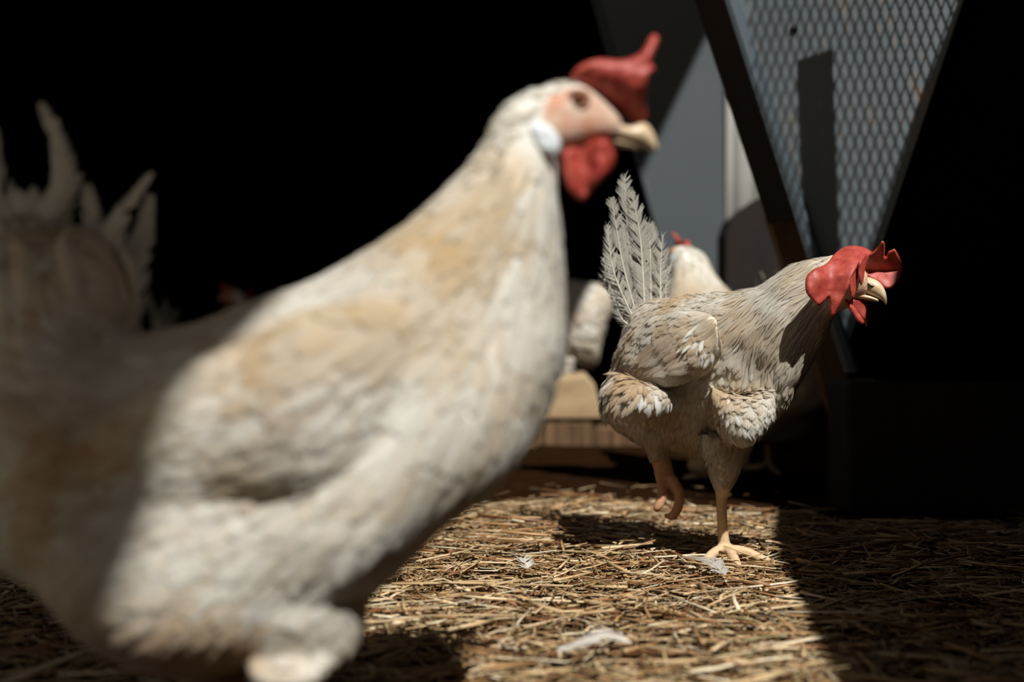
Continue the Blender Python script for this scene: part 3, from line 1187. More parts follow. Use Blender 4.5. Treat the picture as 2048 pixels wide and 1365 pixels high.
def front_hen():
    D = 0.85
    org = Vector((P(560, 1365, D).x, D, 0))
    hen = empty('hen', org)
    tag(hen, 'large cream hen close to the camera with smooth red comb, facing right, out of focus', 'hen', 'hens in the coop')
    bm = bmesh.new()
    rows = [
        (-90, 840, -110, 960, D - .02, .02), (-30, 760, -70, 1060, D - .02, .05), (60, 715, 20, 1115, D - .01, .07), (200, 683, 130, 1175, D, .088, D - .02),
        (330, 664, 250, 1285, D + .01, .098, D - .035), (450, 634, 400, 1330, D + .01, .103, D - .035), (540, 600, 590, 1285, D + .01, .105, D - .03),
        (640, 562, 755, 1175, D + .01, .102, D - .035), (740, 503, 880, 1055, D + .005, .096, D - .03), (810, 460, 1000, 965, D, .086, D - .02),
        (860, 415, 1085, 850, D, .074), (900, 370, 1122, 715, D, .060), (935, 330, 1128, 590, D, .050),
        (965, 288, 1121, 480, D, .042), (983, 250, 1112, 395, D, .036), (1008, 214, 1112, 330, D, .032),
        (1050, 187, 1125, 318, D, .030), (1105, 172, 1158, 305, D, .0275), (1160, 170, 1195, 290, D, .023),
        (1205, 200, 1222, 282, D, .016), (1240, 232, 1245, 279, D, .010)]
    add_loft(bm, smooth_secs(px_secs(rows)), 36, 2.9)
    # tail mass rising behind the back
    rows = [(-40, 900, 250, 800, D - .01, .07), (-70, 760, 262, 690, D - .01, .052), (-60, 640, 268, 610, D - .01, .036), (-50, 540, 262, 560, D - .01, .026),
            (-20, 480, 230, 520, D - .01, .017), (30, 455, 190, 490, D - .01, .009)]
    add_loft(bm, smooth_secs(px_secs(rows)))
    # wing swelling on each flank
    for sg in (-1, 1):
        yy = D + sg * 0.099
        rows = [(900, 700, 905, 790, yy - sg * .03, .006), (790, 620, 805, 890, yy - sg * .008, .018), (640, 620, 640, 985, yy + sg * .008, .026), (480, 690, 450, 1010, yy + sg * .004, .024),
                (330, 760, 290, 1040, yy - sg * .006, .022), (200, 840, 150, 1040, yy - sg * .016, .018), (90, 900, 70, 1000, yy - sg * .026, .012)]
        add_loft(bm, smooth_secs(px_secs(rows)))
    # thighs + shanks + feet
    for (sx, sg) in ((0, -1), (-150, 1)):
        yy = D + sg * 0.078
        rows = [(430 + sx, 1000, 800 + sx, 1000, yy - sg * .042, .028), (400 + sx, 1100, 775 + sx, 1100, yy - sg * .024, .045), (420 + sx, 1200, 738 + sx, 1200, yy - sg * .012, .050),
                (485 + sx, 1280, 722 + sx, 1288, yy - sg * .008, .038), (506 + sx, 1335, 655 + sx, 1340, yy + sg * .012, .034), (520 + sx, 1395, 625 + sx, 1392, yy + sg * .006, .022)]
        add_loft(bm, smooth_secs(px_secs(rows)))
        k0 = P(575 + sx, 1370, yy)
        an = Vector((k0.x - 0.004, yy, 0.024))
        add_tube(bm, [k0, (k0 + an) / 2, an], [.0085, .0065, .0075], 12)
        foot(bm, an, 0.1 * sg, L=0.055)
    me = remesh(bm, 0.0026, 5)
    # ruffle the surface
    V, N = mesh_arrays(me)
    for i in range(len(V)):
        p = Vector(V[i])
        if p.z > 0.07 and not (PX(p)[0] > 1090 and PX(p)[1] < 330):
            V[i] += N[i] * (0.0022 * noise.noise(Vector((p.x * 18, p.y * 18, p.z * 24))))
    me.vertices.foreach_set('co', V.ravel()); me.update()

    cf = blobs_colour([
        (520, 640, 120, 22, RUST, .75), (640, 690, 14, 28, RUST, .8), (430, 655, 90, 18, RUST, .6), (700, 640, 190, 45, BUFF * .92, 1.0), (850, 600, 150, 42, BUFF * .95, 1.0),
        (300, 690, 60, 22, RUST, .6), (160, 830, 100, 50, RUST, .95), (300, 850, 80, 30, RUST, .85), (210, 930, 80, 40, RUST, .85), (340, 770, 60, 26, RUST, .6), (420, 720, 70, 20, RUST, .5), (120, 700, 90, 30, RUST, .5), (230, 620, 50, 40, RUST, .5), (1060, 690, 35, 40, BUFF, .7),
        (1010, 780, 30, 60, BUFF, .6), (940, 620, 60, 60, BUFF, .45), (1000, 250, 50, 60, BUFF, .3), (1060, 330, 50, 20, BUFF, .5), (150, 1000, 60, 60, BUFF, .6),
        (350, 1270, 190, 60, RUST, .55), (200, 1180, 120, 60, BUFF, .8), (620, 1040, 60, 16, BUFF, .6), (860, 420, 90, 30, BUFF, .35),  # rust belly-rim blob includes painted-in shade and straw bounce
        (150, 600, 130, 40, RUST, .35), (60, 520, 80, 30, RUST, .35), (200, 480, 40, 50, RUST, .4), (760, 690, 120, 40, BUFF, .6), (560, 720, 110, 30, BUFF, .6), (1085, 560, 26, 90, BUFF, .5), (980, 880, 40, 60, BUFF, .6), (700, 930, 110, 22, BUFF, .6), (420, 1020, 120, 18, RUST, .6), (850, 890, 60, 22, BUFF, .7), (640, 1230, 60, 26, BUFF, .6), (480, 1200, 90, 26, BUFF, .5), (1000, 470, 50, 22, BUFF, .5)], 17, 0.85, 0.0, 0.16)

    def face_w(x, y):
        e = ((x - 1165) / 78) ** 2 + ((y - 238) / 62) ** 2
        e2 = ((x - 1128) / 40) ** 2 + ((y - 225) / 50) ** 2
        return max(0, min(1, (1.15 - min(e, e2)) / 0.25))

    def body_col(x, y, p):
        if p[2] < 0.066:
            return LEG
        c = cf(x, y, p)
        w = face_w(x, y)
        if y < 340 and x > 1070 and w > 0:
            v = noise.noise(Vector((x * .03, y * .03, 1)))
            s = 0.05 + 0.6 * v
            for (bx, by, r_, k) in ((1105, 210, 22, .7), (1152, 183, 26, .55), (1195, 262, 40, .6), (1130, 245, 26, .5)):
                s += k * math.exp(-((x - bx) ** 2 + (y - by) ** 2) / r_ ** 2)
            s = max(0, min(1, s))
            sk = np.array((0.68, 0.54, 0.42)) * (1 - s) + np.array((0.66, 0.24, 0.13)) * s
            c = c * (1 - w) + sk * w
        return c

    G = np.array([(1040, 230, -.8, .6), (1060, 330, -.45, .9), (980, 400, -.6, .8), (1080, 480, -.2, 1), (950, 520, -.65, .75), (1090, 650, -.1, 1), (1050, 820, -.35, .95),
                  (850, 560, -.85, .5), (700, 620, -.95, .35), (500, 680, -1, .25), (300, 720, -1, .25), (800, 750, -.75, .65), (600, 850, -.95, .35), (350, 900, -.98, .25), (150, 950, -1, .2),
                  (900, 950, -.6, .8), (700, 1080, -.6, .8), (500, 1150, -.8, .6), (650, 1250, -.3, .95), (300, 1180, -.8, .6), (100, 1080, -.6, .8), (20, 1000, -.5, .85), (570, 1330, -.1, 1),
                  (200, 640, -.1, -1), (240, 540, .2, -1), (100, 600, -.2, -1), (50, 500, -.2, -1), (10, 700, -.4, -.9), (100, 720, -.6, -.6)], float)

    def size(x, y, p):
        if y < 340 and x > 960: return .012, .008, .0012
        if y < 560 and x > 780: return .032, .012, .0010
        if x < 280 and y < 660: return .055, .018, .006
        if y > 1150: return .026, .016, .0012
        if 150 < x < 850 and 620 < y < 1010: return .042, .026, .0016
        return .034, .022, .0010

    def skip(x, y, p):
        if p[2] < 0.075: return True
        if x > 1065 and y < 345 and face_w(x, y) > 0.12: return True
        if x > 1190 and y < 345: return True
        if 1050 < x < 1125 and 240 < y < 315 and p[1] < D - .01: return True
        return False
    pl, bvh = cover(me, 9500, G, size, cf, skip, 'plumage', M['feather'], hen, org, 0.16)

    # wing: long flight feathers over the flank, each row overlapping the last
    for sg in (-1, 1):
        rows = []
        for r_ in range(4):
            nf = (9, 10, 11, 11)[r_]
            for k in range(nf):
                tf = k / (nf - 1)
                if r_ == 3:      # flight feathers
                    x = 470 + 330 * tf; y = 1000 - 70 * tf - 260 * (1 - tf) * 0.55 + 0
                    x = 420 + 400 * tf; y = 830 + 130 * tf ** 1.2
                    L, W = .105 - .035 * tf, .026
                    dirp = (-.97, .36 - 0.12 * (1 - tf))
                elif r_ == 2:
                    x = 500 + 340 * tf; y = 760 + 170 * tf; L, W = .07, .026; dirp = (-.93, .42)
                elif r_ == 1:
                    x = 600 + 270 * tf; y = 710 + 190 * tf; L, W = .05, .026; dirp = (-.9, .5)
                else:
                    x = 700 + 190 * tf; y = 690 + 160 * tf; L, W = .042, .026; dirp = (-.85, .55)
                rows.append((x, y, L, W, dirp, 0.0016 - 0.0003 * r_))
        pts, nr, di, Ls, Ws, li, co = [], [], [], [], [], [], []
        for (x, y, L, W, dp, l) in rows:
            far = P(x, y, D)
            origin = Vector((far.x, D + sg * 0.4, far.z))
            h = bvh.ray_cast(origin, Vector((0, -sg, 0)))
            if h[0] is None: continue
            pts.append(h[0]); nr.append(h[1]); di.append(Vector((dp[0], 0, -dp[1])))
            Ls.append(L); Ws.append(W); li.append(l); c = cf(x, y, h[0]) * 1.02
            co.append(c)
        V_, F_, C_, U_, S_ = lay_feathers(pts, nr, di, Ls, Ws, li, co, bvh, ns=9, tipness=5)
        mesh_np('wing', V_, F_, M['feather'], hen, col=C_, uv=U_, seed=S_, org=org)

    # curved tail feathers
    tails = [
        ([(60, 640), (75, 480), (128, 340), (82, 205)], .017), ([(150, 640), (120, 470), (122, 350), (108, 235)], .016),
        ([(60, 640), (30, 470), (-10, 350), (-25, 245)], .024), ([(30, 640), (-30, 500), (-60, 380), (-90, 260)], .036),
        ([(190, 650), (190, 520), (235, 440), (305, 345)], .014), ([(215, 660), (225, 560), (280, 470), (302, 390)], .016),
        ([(170, 640), (165, 520), (180, 450), (172, 370)], .018), ([(120, 640), (100, 500), (115, 420), (150, 350)], .026),
        ([(230, 680), (245, 580), (280, 500), (292, 440)], .020), ([(100, 640), (70, 530), (60, 450), (52, 390)], .030),
        ([(230, 690), (255, 620), (262, 560), (280, 500)], .026), ([(195, 650), (215, 560), (225, 480), (245, 430)], .020)]
    tf_root = None
    for i, (pts, w) in enumerate(tails):
        dd = D - .02 + .03 * ((i * 0.37) % 1)
        path = [P(x, y, dd + 0.002 * j) for j, (x, y) in enumerate(pts)]
        barbed_feather('tail_feather', path, w, (0.1, -1, 0.1), hen, tuple(WHITE * (0.92 if i % 3 else 0.8)), nb=70, fray=0.25, org=org, seed=30 + i, rw=.0012)

    finish_body(me, body_col, hen, org)

    # comb: bulges over towards the viewer, hollow beneath
    bm = bmesh.new()
    outl = [(1140, 163), (1150, 140), (1170, 126), (1200, 118), (1240, 121), (1270, 113), (1288, 98), (1299, 76), (1310, 69), (1317, 80), (1308, 105), (1302, 125),
            (1309, 138), (1300, 150), (1294, 166), (1289, 200), (1294, 232), (1281, 246), (1262, 240), (1235, 222), (1205, 196), (1175, 175)]

    def cd(x, y):
        t = max(0, min(1, (232 - y - (1290 - x) * .25) / 110))
        return D - .001 - 0.017 * math.sin(min(1, t * 1.15) * math.pi * 0.62) + .006 * max(0, (110 - y) / 40)
    leaf_solid(bm, outl, cd, .0045, 5, 13, .001)
    bm_obj('comb', bm, M['comb'], hen, org, True)
    bm = bmesh.new()
    wa = [(1124, 304), (1121, 325), (1128, 357), (1143, 386), (1163, 401), (1176, 394), (1187, 373), (1205, 360), (1222, 339), (1230, 316), (1226, 298), (1216, 279), (1196, 279), (1160, 288)]
    leaf_solid(bm, wa, lambda x, y: D - .016 + .004 * math.sin((x - 1150) * .09), .004, 5, 12, .001, 2)
    bm_obj('wattle', bm, M['comb'], hen, org, True)
    bm = bmesh.new()
    leaf_solid(bm, [(x + 8, y - 8) for x, y in wa], lambda x, y: D + .012 - .003 * math.sin((x - 1150) * .08), .0035, 6, 12, .003, 5)
    bm_obj('wattle', bm, M['comb'], hen, org, True)
    for sg in (-1, 1):
        bm = bmesh.new()
        eo = [(1057, 251), (1062, 275), (1071, 294), (1092, 309), (1112, 312), (1121, 296), (1116, 270), (1098, 252), (1075, 244)]
        leaf_solid(bm, eo, lambda x, y: D + sg * .0315, .0035, 5, 14, .001, 3)
        bm_obj('ear_lobe', bm, M['lobe'], hen, org, True)
        h = bvh.ray_cast(Vector((P(1152, 211, D).x, D + sg * .2, P(1152, 211, D).z)), Vector((0, -sg, 0)))
        c = h[0] if h[0] else P(1152, 211, D + sg * .025)
        add_eye(hen, Vector((c.x, c.y - sg * .0015, c.z)), .0049, org, Vector((0, sg, 0)))
    # beak: two mandibles
    bm = bmesh.new()
    rows = [(1190, 238, 1190, 272, D, .0125), (1225, 243, 1225, 279, D, .0105), (1262, 250, 1256, 288, D, .0085), (1288, 246, 1284, 293, D, .0068), (1304, 262, 1300, 299, D, .0045), (1314, 286, 1308, 302, D, .002), (1315, 298, 1312, 303, D, .0008)]
    add_loft(bm, smooth_secs(px_secs(rows)), 18, 2.0)
    bk = bm_obj('beak', bm, M['beak'], hen, org, True)
    bm = bmesh.new()
    rows = [(1185, 268, 1190, 288, D, .010), (1220, 276, 1220, 290, D, .008), (1250, 284, 1252, 294, D, .006), (1280, 291, 1282, 298, D, .003)]
    add_loft(bm, smooth_secs(px_secs(rows)), 16, 2.0)
    bm_obj('lower_beak', bm, M['beak'], bk, org, True)
    return hen


def right_hen():
    org = Vector((P(1447, 1125, 1.5).x, 1.5, 0))
    hen = empty('hen', org)
    tag(hen, 'cream hen in sharp focus with floppy red comb over its eye, one foot raised', 'hen', 'hens in the coop')
    bm = bmesh.new()
    rows = [(1256, 650, 1232, 715, 1.59, .014), (1270, 622, 1212, 800, 1.58, .036), (1296, 606, 1225, 852, 1.565, .050, 1.60), (1340, 599, 1275, 885, 1.54, .062, 1.595), (1390, 592, 1335, 905, 1.52, .068, 1.58),
            (1440, 588, 1415, 912, 1.50, .070, 1.55), (1485, 583, 1490, 885, 1.485, .068, 1.51), (1518, 574, 1546, 835, 1.47, .062), (1545, 557, 1592, 768, 1.455, .052),
            (1575, 536, 1628, 715, 1.445, .042), (1605, 522, 1650, 668, 1.435, .034), (1638, 516, 1668, 632, 1.425, .028), (1672, 510, 1697, 615, 1.415, .025),
            (1706, 520, 1714, 602, 1.405, .019), (1732, 545, 1730, 592, 1.398, .0115)]
    add_loft(bm, smooth_secs(px_secs(rows)))
    for sg in (-1, 1):     # folded wings
        k = sg * .062
        rows = [(1432, 640, 1440, 710, 1.50 + k, .010), (1400, 622, 1408, 745, 1.515 + k, .017), (1350, 625, 1350, 768, 1.53 + k * 1.05, .018), (1300, 640, 1290, 768, 1.555 + k, .016), (1258, 665, 1240, 740, 1.575 + k * .8, .010)]
        add_loft(bm, smooth_secs(px_secs(rows)))
    # breast fold hanging in the sun
    rows = [(1420, 770, 1430, 850, 1.45, .02), (1455, 790, 1462, 880, 1.44, .03), (1500, 790, 1495, 885, 1.435, .03), (1545, 770, 1535, 850, 1.435, .022)]
    add_loft(bm, smooth_secs(px_secs(rows)))
    # down puffing out below the near wing
    rows = [(1206, 775, 1212, 810, 1.49, .008), (1222, 756, 1232, 838, 1.482, .018), (1262, 758, 1268, 842, 1.476, .022), (1310, 775, 1312, 832, 1.476, .020), (1348, 782, 1346, 812, 1.482, .010)]
    add_loft(bm, smooth_secs(px_secs(rows)))
    # standing leg
    rows = [(1400, 870, 1512, 868, 1.48, .036), (1413, 915, 1492, 905, 1.485, .030), (1419, 950, 1478, 945, 1.49, .022), (1429, 978, 1462, 976, 1.495, .0125), (1434, 992, 1456, 992, 1.498, .0085)]
    add_loft(bm, smooth_secs(px_secs(rows)))
    an = P(1450, 1105, 1.5)
    add_tube(bm, [P(1444, 980, 1.496), P(1443, 1010, 1.498), P(1445, 1055, 1.5), P(1448, 1090, 1.5), an], [.0075, .0058, .0056, .0066, .0085], 14)
    for (dx, dy, l) in ((-.024, -.022, 1), (.006, -.045, 1), (.038, -.012, 1), (-.01, .03, .6)):
        e = Vector((an.x + dx, an.y + dy, .007))
        m_ = Vector((an.x + dx * .45, an.y + dy * .45, .015))
        add_tube(bm, bez([an, m_, e, e + Vector((dx, dy, 0)) * .3 + Vector((0, 0, -.004))], 9), [.0075, .007, .0062, .0056, .0056, .005, .0048, .0036, .0018], 12)
    # raised leg
    rows = [(1285, 860, 1345, 868, 1.56, .028), (1292, 895, 1334, 895, 1.56, .018), (1303, 925, 1342, 922, 1.555, .010), (1309, 950, 1348, 948, 1.55, .008), (1312, 966, 1350, 964, 1.547, .006)]
    add_loft(bm, smooth_secs(px_secs(rows)))
    add_tube(bm, bez([P(1322, 955, 1.548), P(1325, 982, 1.543), P(1321, 1004, 1.54), P(1313, 1018, 1.54), P(1307, 1021, 1.542)], 10), list(np.linspace(.0062, .0052, 7)) + [.0042, .003, .0015], 12)
    add_tube(bm, bez([P(1341, 955, 1.545), P(1358, 983, 1.538), P(1358, 1008, 1.535), P(1348, 1030, 1.536), P(1337, 1034, 1.54), P(1327, 1030, 1.542)], 12), list(np.linspace(.0062, .0052, 8)) + [.0044, .0034, .0024, .0014], 12)
    add_tube(bm, bez([P(1335, 955, 1.556), P(1352, 980, 1.570), P(1356, 1000, 1.574), P(1350, 1012, 1.572)], 8), [.0058, .0056, .005, .0048, .0044, .004, .003, .0015], 12)
    me = remesh(bm, 0.0020, 3)
    V, N = mesh_arrays(me)
    for i in range(len(V)):
        p = Vector(V[i]); x, y = PX(p)
        if y < 890 and x < 1660:
            V[i] += N[i] * (0.0022 * noise.noise(Vector((p.x * 40, p.y * 40, p.z * 50))))
    me.vertices.foreach_set('co', V.ravel()); me.update()
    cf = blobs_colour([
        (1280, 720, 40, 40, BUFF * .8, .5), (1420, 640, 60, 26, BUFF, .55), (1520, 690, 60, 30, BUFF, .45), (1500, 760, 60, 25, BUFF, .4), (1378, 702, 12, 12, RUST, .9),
        (1270, 650, 10, 12, RUST, .6), (1300, 765, 40, 10, RUST, .5), (1350, 855, 100, 42, np.array((.42, .27, .14)), 1.0), (1420, 900, 60, 40, np.array((.42, .27, .14)), 1.0), (1450, 950, 40, 40, np.array((.42, .27, .14)), .9), (1566, 553, 12, 5, np.array((.25, .25, .25)), .7),  # brown belly and thigh blobs paint in the shade of the underside
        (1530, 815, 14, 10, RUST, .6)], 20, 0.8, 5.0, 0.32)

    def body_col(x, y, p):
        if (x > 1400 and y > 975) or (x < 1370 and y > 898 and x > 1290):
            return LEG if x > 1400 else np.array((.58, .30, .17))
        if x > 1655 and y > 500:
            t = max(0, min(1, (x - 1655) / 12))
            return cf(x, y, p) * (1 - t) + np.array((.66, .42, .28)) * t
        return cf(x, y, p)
    G = np.array([(1640, 550, -.95, .4), (1590, 560, -.9, .5), (1560, 600, -.8, .65), (1600, 640, -.45, .9), (1540, 660, -.55, .85), (1480, 620, -.9, .45), (1500, 720, -.3, .95), (1560, 740, -.15, 1),
                  (1400, 620, -.98, .25), (1320, 640, -.98, .3), (1430, 690, -.6, .8), (1350, 700, -.93, .4), (1270, 700, -.85, .55), (1440, 780, -.15, 1), (1500, 830, .05, 1), (1530, 800, .2, 1), (1230, 790, -.5, .85),
                  (1280, 830, -.35, .95), (1350, 860, -.2, 1), (1450, 900, 0, 1), (1440, 950, 0, 1)], float)

    def size(x, y, p):
        if x > 1640: return .009, .0045, .0008
        if x > 1470 and y < 760 and y < 700 + (x - 1470) * .6: return .030, .0042, .0014
        if y > 770 and x < 1400 and y > 800: return .018, .007, .0016
        if y > 900: return .010, .006, .001
        if y > 740 and x > 1400: return .017, .013, .0032
        if x < 1290 and y > 760: return .026, .011, .006
        return .020, .012, .0020

    def skip(x, y, p):
        if y > 968: return True
        if x > 1664: return True
        if x < 1372 and y > 900 : return True
        return False
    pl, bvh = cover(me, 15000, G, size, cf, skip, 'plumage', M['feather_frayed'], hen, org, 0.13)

    # loose bright tufts: breast fold and rump
    tuft_pts = [(1432, 825, -.25, .9), (1440, 838, -.1, 1), (1455, 850, .1, 1), (1470, 858, .15, .95), (1485, 862, .1, 1), (1500, 858, -.1, 1), (1515, 850, -.2, 1), (1530, 838, 0, 1), (1540, 826, .25, .95),
                (1462, 828, 0, 1), (1490, 832, .15, 1), (1515, 826, .1, 1), (1475, 842, .2, 1), (1505, 842, -.15, 1), (1448, 815, -.1, 1), (1525, 812, .1, 1),
                (1222, 765, -.8, .5), (1228, 785, -.8, .5), (1232, 800, -.7, .65), (1240, 812, -.4, .9), (1250, 818, -.2, 1), (1262, 805, -.2, 1), (1225, 775, -.9, .35), (1245, 795, -.5, .85), (1235, 760, -.7, .6),
                (1330, 795, .3, .95), (1338, 790, .3, .95), (1316, 792, .1, 1), (1288, 785, -.3, .95), (1300, 790, -.2, 1), (1275, 780, -.5, .8), (1345, 785, .5, .8), (1398, 650, -.5, .85), (1405, 668, -.5, .85), (1412, 690, -.3, .9), (1425, 700, -.2, 1), (1395, 680, -.7, .7)]
    for cl in (tuft_pts[:16], tuft_pts[16:25], tuft_pts[25:32], tuft_pts[32:]):
        pts, nr, di, Ls, Ws, li, co = [], [], [], [], [], [], []
        for (x, y, dx, dy) in cl:
            for q in range(3):
                xx, yy = x + random.uniform(-6, 6), y + random.uniform(-6, 6)
                o_ = cam.location
                h = bvh.ray_cast(o_, (P(xx, yy, 1.5) - o_).normalized())
                if h[0] is None: continue
                pts.append(h[0]); nr.append(h[1]); di.append(Vector((dx + random.gauss(0, .2), random.gauss(0, .15), -dy)))
                Ls.append(random.uniform(.014, .024)); Ws.append(random.uniform(.005, .009)); li.append(random.uniform(.003, .006)); co.append(np.array((.86, .84, .78)))
        A_ = lay_feathers(pts, nr, di, Ls, Ws, li, co, bvh)
        mesh_np('feather_tuft', A_[0], A_[1], M['feather_frayed'], hen, col=A_[2], uv=A_[3], seed=A_[4], org=org)

    # wing: rows of coverts then flight feathers
    for sg in (-1, 1):
        pts, nr, di, Ls, Ws, li, co = [], [], [], [], [], [], []
        for r_, (x0, y0, x1, y1, nf, L, W, dp) in enumerate(((1330, 655, 1395, 735, 10, .062, .016, (-.9, .42)), (1360, 650, 1410, 735, 9, .045, .017, (-.88, .48)), (1385, 645, 1425, 725, 9, .032, .016, (-.82, .55)), (1405, 640, 1440, 712, 8, .024, .015, (-.75, .65)))):
            for k in range(nf):
                t_ = k / (nf - 1)
                x = x0 + (x1 - x0) * t_ + random.uniform(-3, 3); y = y0 + (y1 - y0) * t_
                far = P(x, y, 1.52)
                h = bvh.ray_cast(Vector((far.x, 1.52 + sg * .3, far.z)), Vector((0, -sg, 0)))
                if h[0] is None: continue
                pts.append(h[0]); nr.append(h[1]); di.append(Vector((dp[0], 0, -dp[1] + .1 * (1 - t_))))
                Ls.append(L * random.uniform(.9, 1.1)); Ws.append(W); li.append(.0045 - .0006 * r_ + .001)
                co.append(cf(x, y, h[0]) * random.uniform(.86, 1.0) * (np.array((.93, .9, .9)) if r_ < 2 else 1))
        A_ = lay_feathers(pts, nr, di, Ls, Ws, li, co, bvh, ns=9, tipness=5)
        mesh_np('wing', A_[0], A_[1], M['feather_frayed'], hen, col=A_[2], uv=A_[3], seed=A_[4], org=org)

    # ragged upright tail
    grey = (.44, .42, .37)
    tf = [([(1285, 640), (1262, 520), (1252, 430), (1250, 350)], .024, .95, 0), ([(1290, 640), (1285, 540), (1278, 460), (1262, 385)], .024, .7, 1),
          ([(1275, 640), (1248, 540), (1235, 470), (1222, 395)], .021, .9, 2), ([(1270, 645), (1236, 570), (1222, 520), (1214, 450)], .018, .95, 3),
          ([(1265, 650), (1232, 600), (1215, 560), (1208, 515)], .015, 1.1, 4), ([(1303, 640), (1301, 560), (1300, 500), (1296, 445)], .024, .5, 5),
          ([(1320, 640), (1321, 580), (1321, 530), (1325, 470)], .020, 1.0, 6), ([(1262, 655), (1245, 640), (1235, 620), (1226, 590)], .012, 1.2, 7),
          ([(1310, 640), (1312, 600), (1320, 550), (1338, 500)], .014, 1.2, 8), ([(1330, 640), (1331, 600), (1333, 560), (1345, 520)], .012, 1.2, 9)]
    for i, (pp, w, fr, k) in enumerate(tf):
        path = [P(x, y, 1.585 - .006 * (i % 4) + .004 * j) for j, (x, y) in enumerate(pp)]
        barbed_feather('tail_feather', path, w * 1.35, (0.15 - .05 * (i % 3), -1, .05), hen, tuple(np.array(grey) * random.uniform(.85, 1.15)), (.9, .86, .74), nb=130, fray=fr * .8, org=org, seed=60 + i, rw=.0010)

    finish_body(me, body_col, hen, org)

    # comb, one fleshy sheet folded over the near side of the head plus its front lobe
    bm = bmesh.new()
    outA = [(1745, 506), (1722, 493), (1692, 493), (1670, 507), (1653, 527), (1626, 540), (1612, 556), (1612, 585), (1628, 605), (1638, 612), (1650, 602), (1658, 595), (1659, 615), (1664, 635), (1671, 628), (1682, 606), (1698, 574), (1703, 556), (1714, 536), (1730, 520)]

    def dA(x, y):
        t = max(0, min(1, (y - 493) / 70))
        return 1.405 - .036 * math.sin(t * math.pi / 2) - .004 * math.sin((x - 1600) * .07)
    leaf_solid(bm, outA, dA, .0026, 3, 6, .002, 1)
    leaf_solid(bm, [(1714, 530), (1702, 552), (1699, 575), (1704, 599), (1710, 590), (1716, 565), (1721, 545)], lambda x, y: 1.372 + (x - 1700) * .0004, .0026, 2.5, 5, .001, 3)
    leaf_solid(bm, [(1732, 508), (1719, 520), (1716, 545), (1721, 571), (1727, 562), (1731, 535), (1738, 515)], lambda x, y: 1.370 + (x - 1716) * .0006, .003, 2.5, 6, .002, 4)
    outD = [(1728, 512), (1742, 506), (1756, 494), (1764, 482), (1770, 489), (1770, 514), (1777, 503), (1784, 500), (1788, 498), (1793, 503), (1801, 520), (1807, 540), (1799, 560), (1785, 575), (1770, 577), (1755, 566), (1738, 556), (1722, 545)]
    leaf_solid(bm, outD, lambda x, y: 1.404 - .024 * max(0, (541 - y) / 55) - .014 * max(0, (y - 541) / 35), .0028, 3, 6, .002, 6)
    bm_obj('comb', bm, M['comb'], hen, org, True)
    for s_, o_, dd in ((1, [(1688, 602), (1697, 600), (1712, 618), (1728, 642), (1724, 649), (1714, 642), (1700, 622)], 1.388), (2, [(1699, 602), (1716, 597), (1730, 604), (1732, 622), (1728, 641), (1716, 628)], 1.396), (3, [(1724, 598), (1734, 604), (1739, 625), (1737, 648), (1732, 653), (1728, 640), (1724, 620)], 1.406)):
        if s_ == 1:
            bm = bmesh.new()
        leaf_solid(bm, o_, lambda x, y: dd, .002, 3, 5, .001, s_) if s_ != 3 else None
        if s_ == 2:
            bm_obj('wattle', bm, M['comb'], hen, org, True)
        if s_ == 3:
            bm = bmesh.new()
            leaf_solid(bm, o_, lambda x, y: dd + .006, .002, 3, 5, .001, s_)
            bm_obj('wattle', bm, M['comb'], hen, org, True)
    # far eye and near eye (near one sits under the comb)
    for sg in (-1, 1):
        c = P(1700, 558, 1.408 + sg * .0185)
        add_eye(hen, c, .0042, org, Vector((0, sg, 0)))
    bm = bmesh.new()
    rows = [(1702, 552, 1704, 586, 1.402, .0105), (1725, 553, 1725, 588, 1.398, .0095), (1745, 557, 1742, 592, 1.394, .008), (1760, 566, 1757, 598, 1.391, .006), (1770, 582, 1765, 602, 1.389, .0038), (1774, 600, 1769, 606, 1.388, .0016), (1773, 609, 1771, 610, 1.388, .0005)]
    add_loft(bm, smooth_secs(px_secs(rows)), 20, 2.0)
    bk = bm_obj('beak', bm, M['beak'], hen, org, True)
    bm = bmesh.new()
    rows = [(1703, 584, 1706, 599, 1.402, .0085), (1722, 587, 1723, 600, 1.398, .0075), (1740, 592, 1741, 602, 1.394, .0055), (1755, 598, 1756, 605, 1.391, .0028)]
    add_loft(bm, smooth_secs(px_secs(rows)), 16, 2.0)
    bm_obj('lower_beak', bm, M['beak'], bk, org, True)
    bm = bmesh.new()
    add_tube(bm, bez([P(1735, 566, 1.3875), P(1741, 572, 1.3862), P(1749, 573, 1.3862)], 6), [.0003, .0007, .0009, .0009, .0007, .0003], 8)
    bm_obj('nostril', bm, M['slit'], bk, org, True)
    return hen


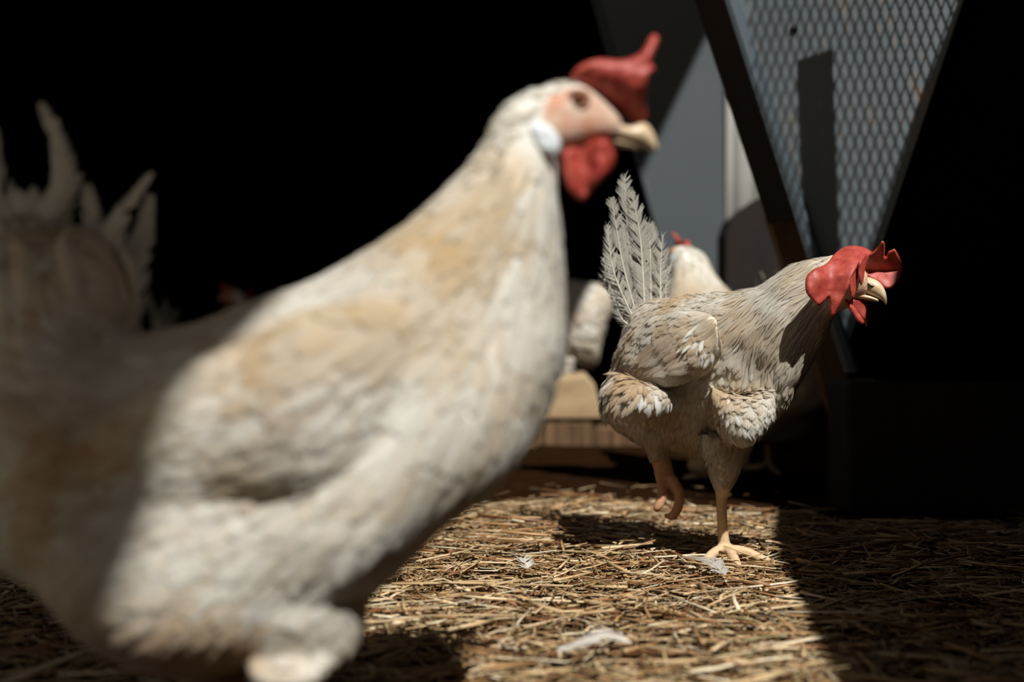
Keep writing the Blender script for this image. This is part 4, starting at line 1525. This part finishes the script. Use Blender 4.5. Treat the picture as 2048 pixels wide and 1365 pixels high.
def crouched_hen():
    """hen with its head down, rear towards the right, far behind"""
    d = 3.2
    org = Vector((P(1130, 700, d).x, d, 0))
    hen = empty('hen', org)
    tag(hen, 'cream hen with lowered head seen just behind the breast of the closest hen', 'hen', 'hens in the coop')
    bm = bmesh.new()
    rows = [(1224, 588, 1222, 612, d, .02), (1205, 574, 1200, 680, d, .055), (1172, 566, 1184, 735, d, .08), (1130, 563, 1130, 722, d, .09), (1085, 575, 1070, 720, d, .085), (1045, 610, 1030, 720, d, .06),
            (1020, 660, 1000, 740, d, .04), (1005, 710, 985, 765, d, .03), (985, 750, 960, 790, d, .025), (965, 785, 950, 800, d, .012)]
    add_loft(bm, smooth_secs(px_secs(rows)))
    for sg in (-1, 1):
        k0 = P(1128, 715, d + sg * .04)
        add_tube(bm, [k0, Vector((k0.x - .01, k0.y, .10)), Vector((k0.x, k0.y, .025))], [.03, .009, .008], 10)
        foot(bm, (k0.x, k0.y, .02), math.pi, L=.05)
    me = remesh(bm, 0.004, 3)
    cf = blobs_colour([(1140, 625, 18, 14, RUST, .9), (1190, 600, 40, 40, BUFF, .3)], 12, .6, 9)
    G = np.array([(1180, 620, 1, .2), (1100, 650, .9, .4), (1030, 680, .5, -.6), (1150, 700, .7, .7)], float)
    cover(me, 1800, G, lambda x, y, p: (.035, .024, .004), cf, lambda x, y, p: p[2] < .12 or x < 990, 'plumage', M['feather'], hen, org, .2)
    finish_body(me, lambda x, y, p: LEG if p[2] < .1 else cf(x, y, p), hen, org)
    bm = bmesh.new()
    leaf_solid(bm, [(1000, 700), (985, 705), (968, 735), (958, 770), (972, 765), (990, 745)], lambda x, y: d, .004, 5, 6)
    bm_obj('comb', bm, M['comb'], hen, org, True)
    bm = bmesh.new()
    add_tube(bm, [P(958, 795, d), P(945, 806, d), P(936, 815, d)], [.012, .008, .001], 10)
    bm_obj('beak', bm, M['beak'], hen, org, True)
    return hen


def copy_tree(o, parent=None):
    c = o.copy()
    COL.objects.link(c)
    c.parent = parent
    for ch in list(o.children):
        copy_tree(ch, c)
    return c


h1 = front_hen()
h2 = right_hen()
h3 = crouched_hen()
# hens that stand further back share the front hen's build
bpy.context.view_layer.update()


def place_copy(px, py, d, rot, scale, label):
    c = copy_tree(h1)
    tag(c, label)
    c.rotation_euler = (0, 0, rot)
    c.scale = (scale,) * 3
    head = (P(1120, 240, 0.85) - h1.location) * scale
    head.rotate(Matrix.Rotation(rot, 3, 'Z'))
    tgt = P(px, py, d)
    c.location = (tgt.x - head.x, tgt.y - head.y, 0)
    return c


place_copy(1368, 474, 2.5, math.radians(114), 0.98, 'cream hen in the sun behind the focused hen, red comb tip showing')
place_copy(470, 500, 4.4, math.radians(180), 0.9, 'pale hen deep in the shade at the left, above the back of the closest hen')
place_copy(480, 560, 5.2, math.radians(20), 0.9, 'dim hen farthest back in the dark, beyond the closest hen')

# ------------------------------------------------------------------ shed feathers on the straw
def ground_feather(px0, py0, px1, py1, w, label, col, seed):
    def g(px, py, h):
        dv_ = P(px, py, 1) - cam.location
        k = (h - CAM_H) / dv_.z
        return cam.location + dv_ * k
    a, b = g(px0, py0, .020), g(px1, py1, .018)
    mid = (a + b) / 2 + Vector((0, 0, .006))
    o = barbed_feather('fallen_feather', [a, a.lerp(mid, .5) + Vector((0, .002, .003)), mid, b], w, (0.05, -.35, 1), None, col, nb=60, fray=.6, org=a, seed=seed, curl=.25)
    o.location = a
    tag(o, label, 'feather', 'shed feathers on the straw')


ground_feather(1452, 1152, 1358, 1116, .026, 'curled pale grey feather on straw beside the planted foot of the focused hen', (.55, .52, .5), 91)
ground_feather(1262, 1288, 1112, 1306, .018, 'pale feather lying flat on the straw at the lower middle', (.66, .62, .58), 92)
ground_feather(1055, 1140, 1028, 1122, .020, 'small white feather on the straw beside the shadow of the focused hen', (.7, .68, .64), 93)
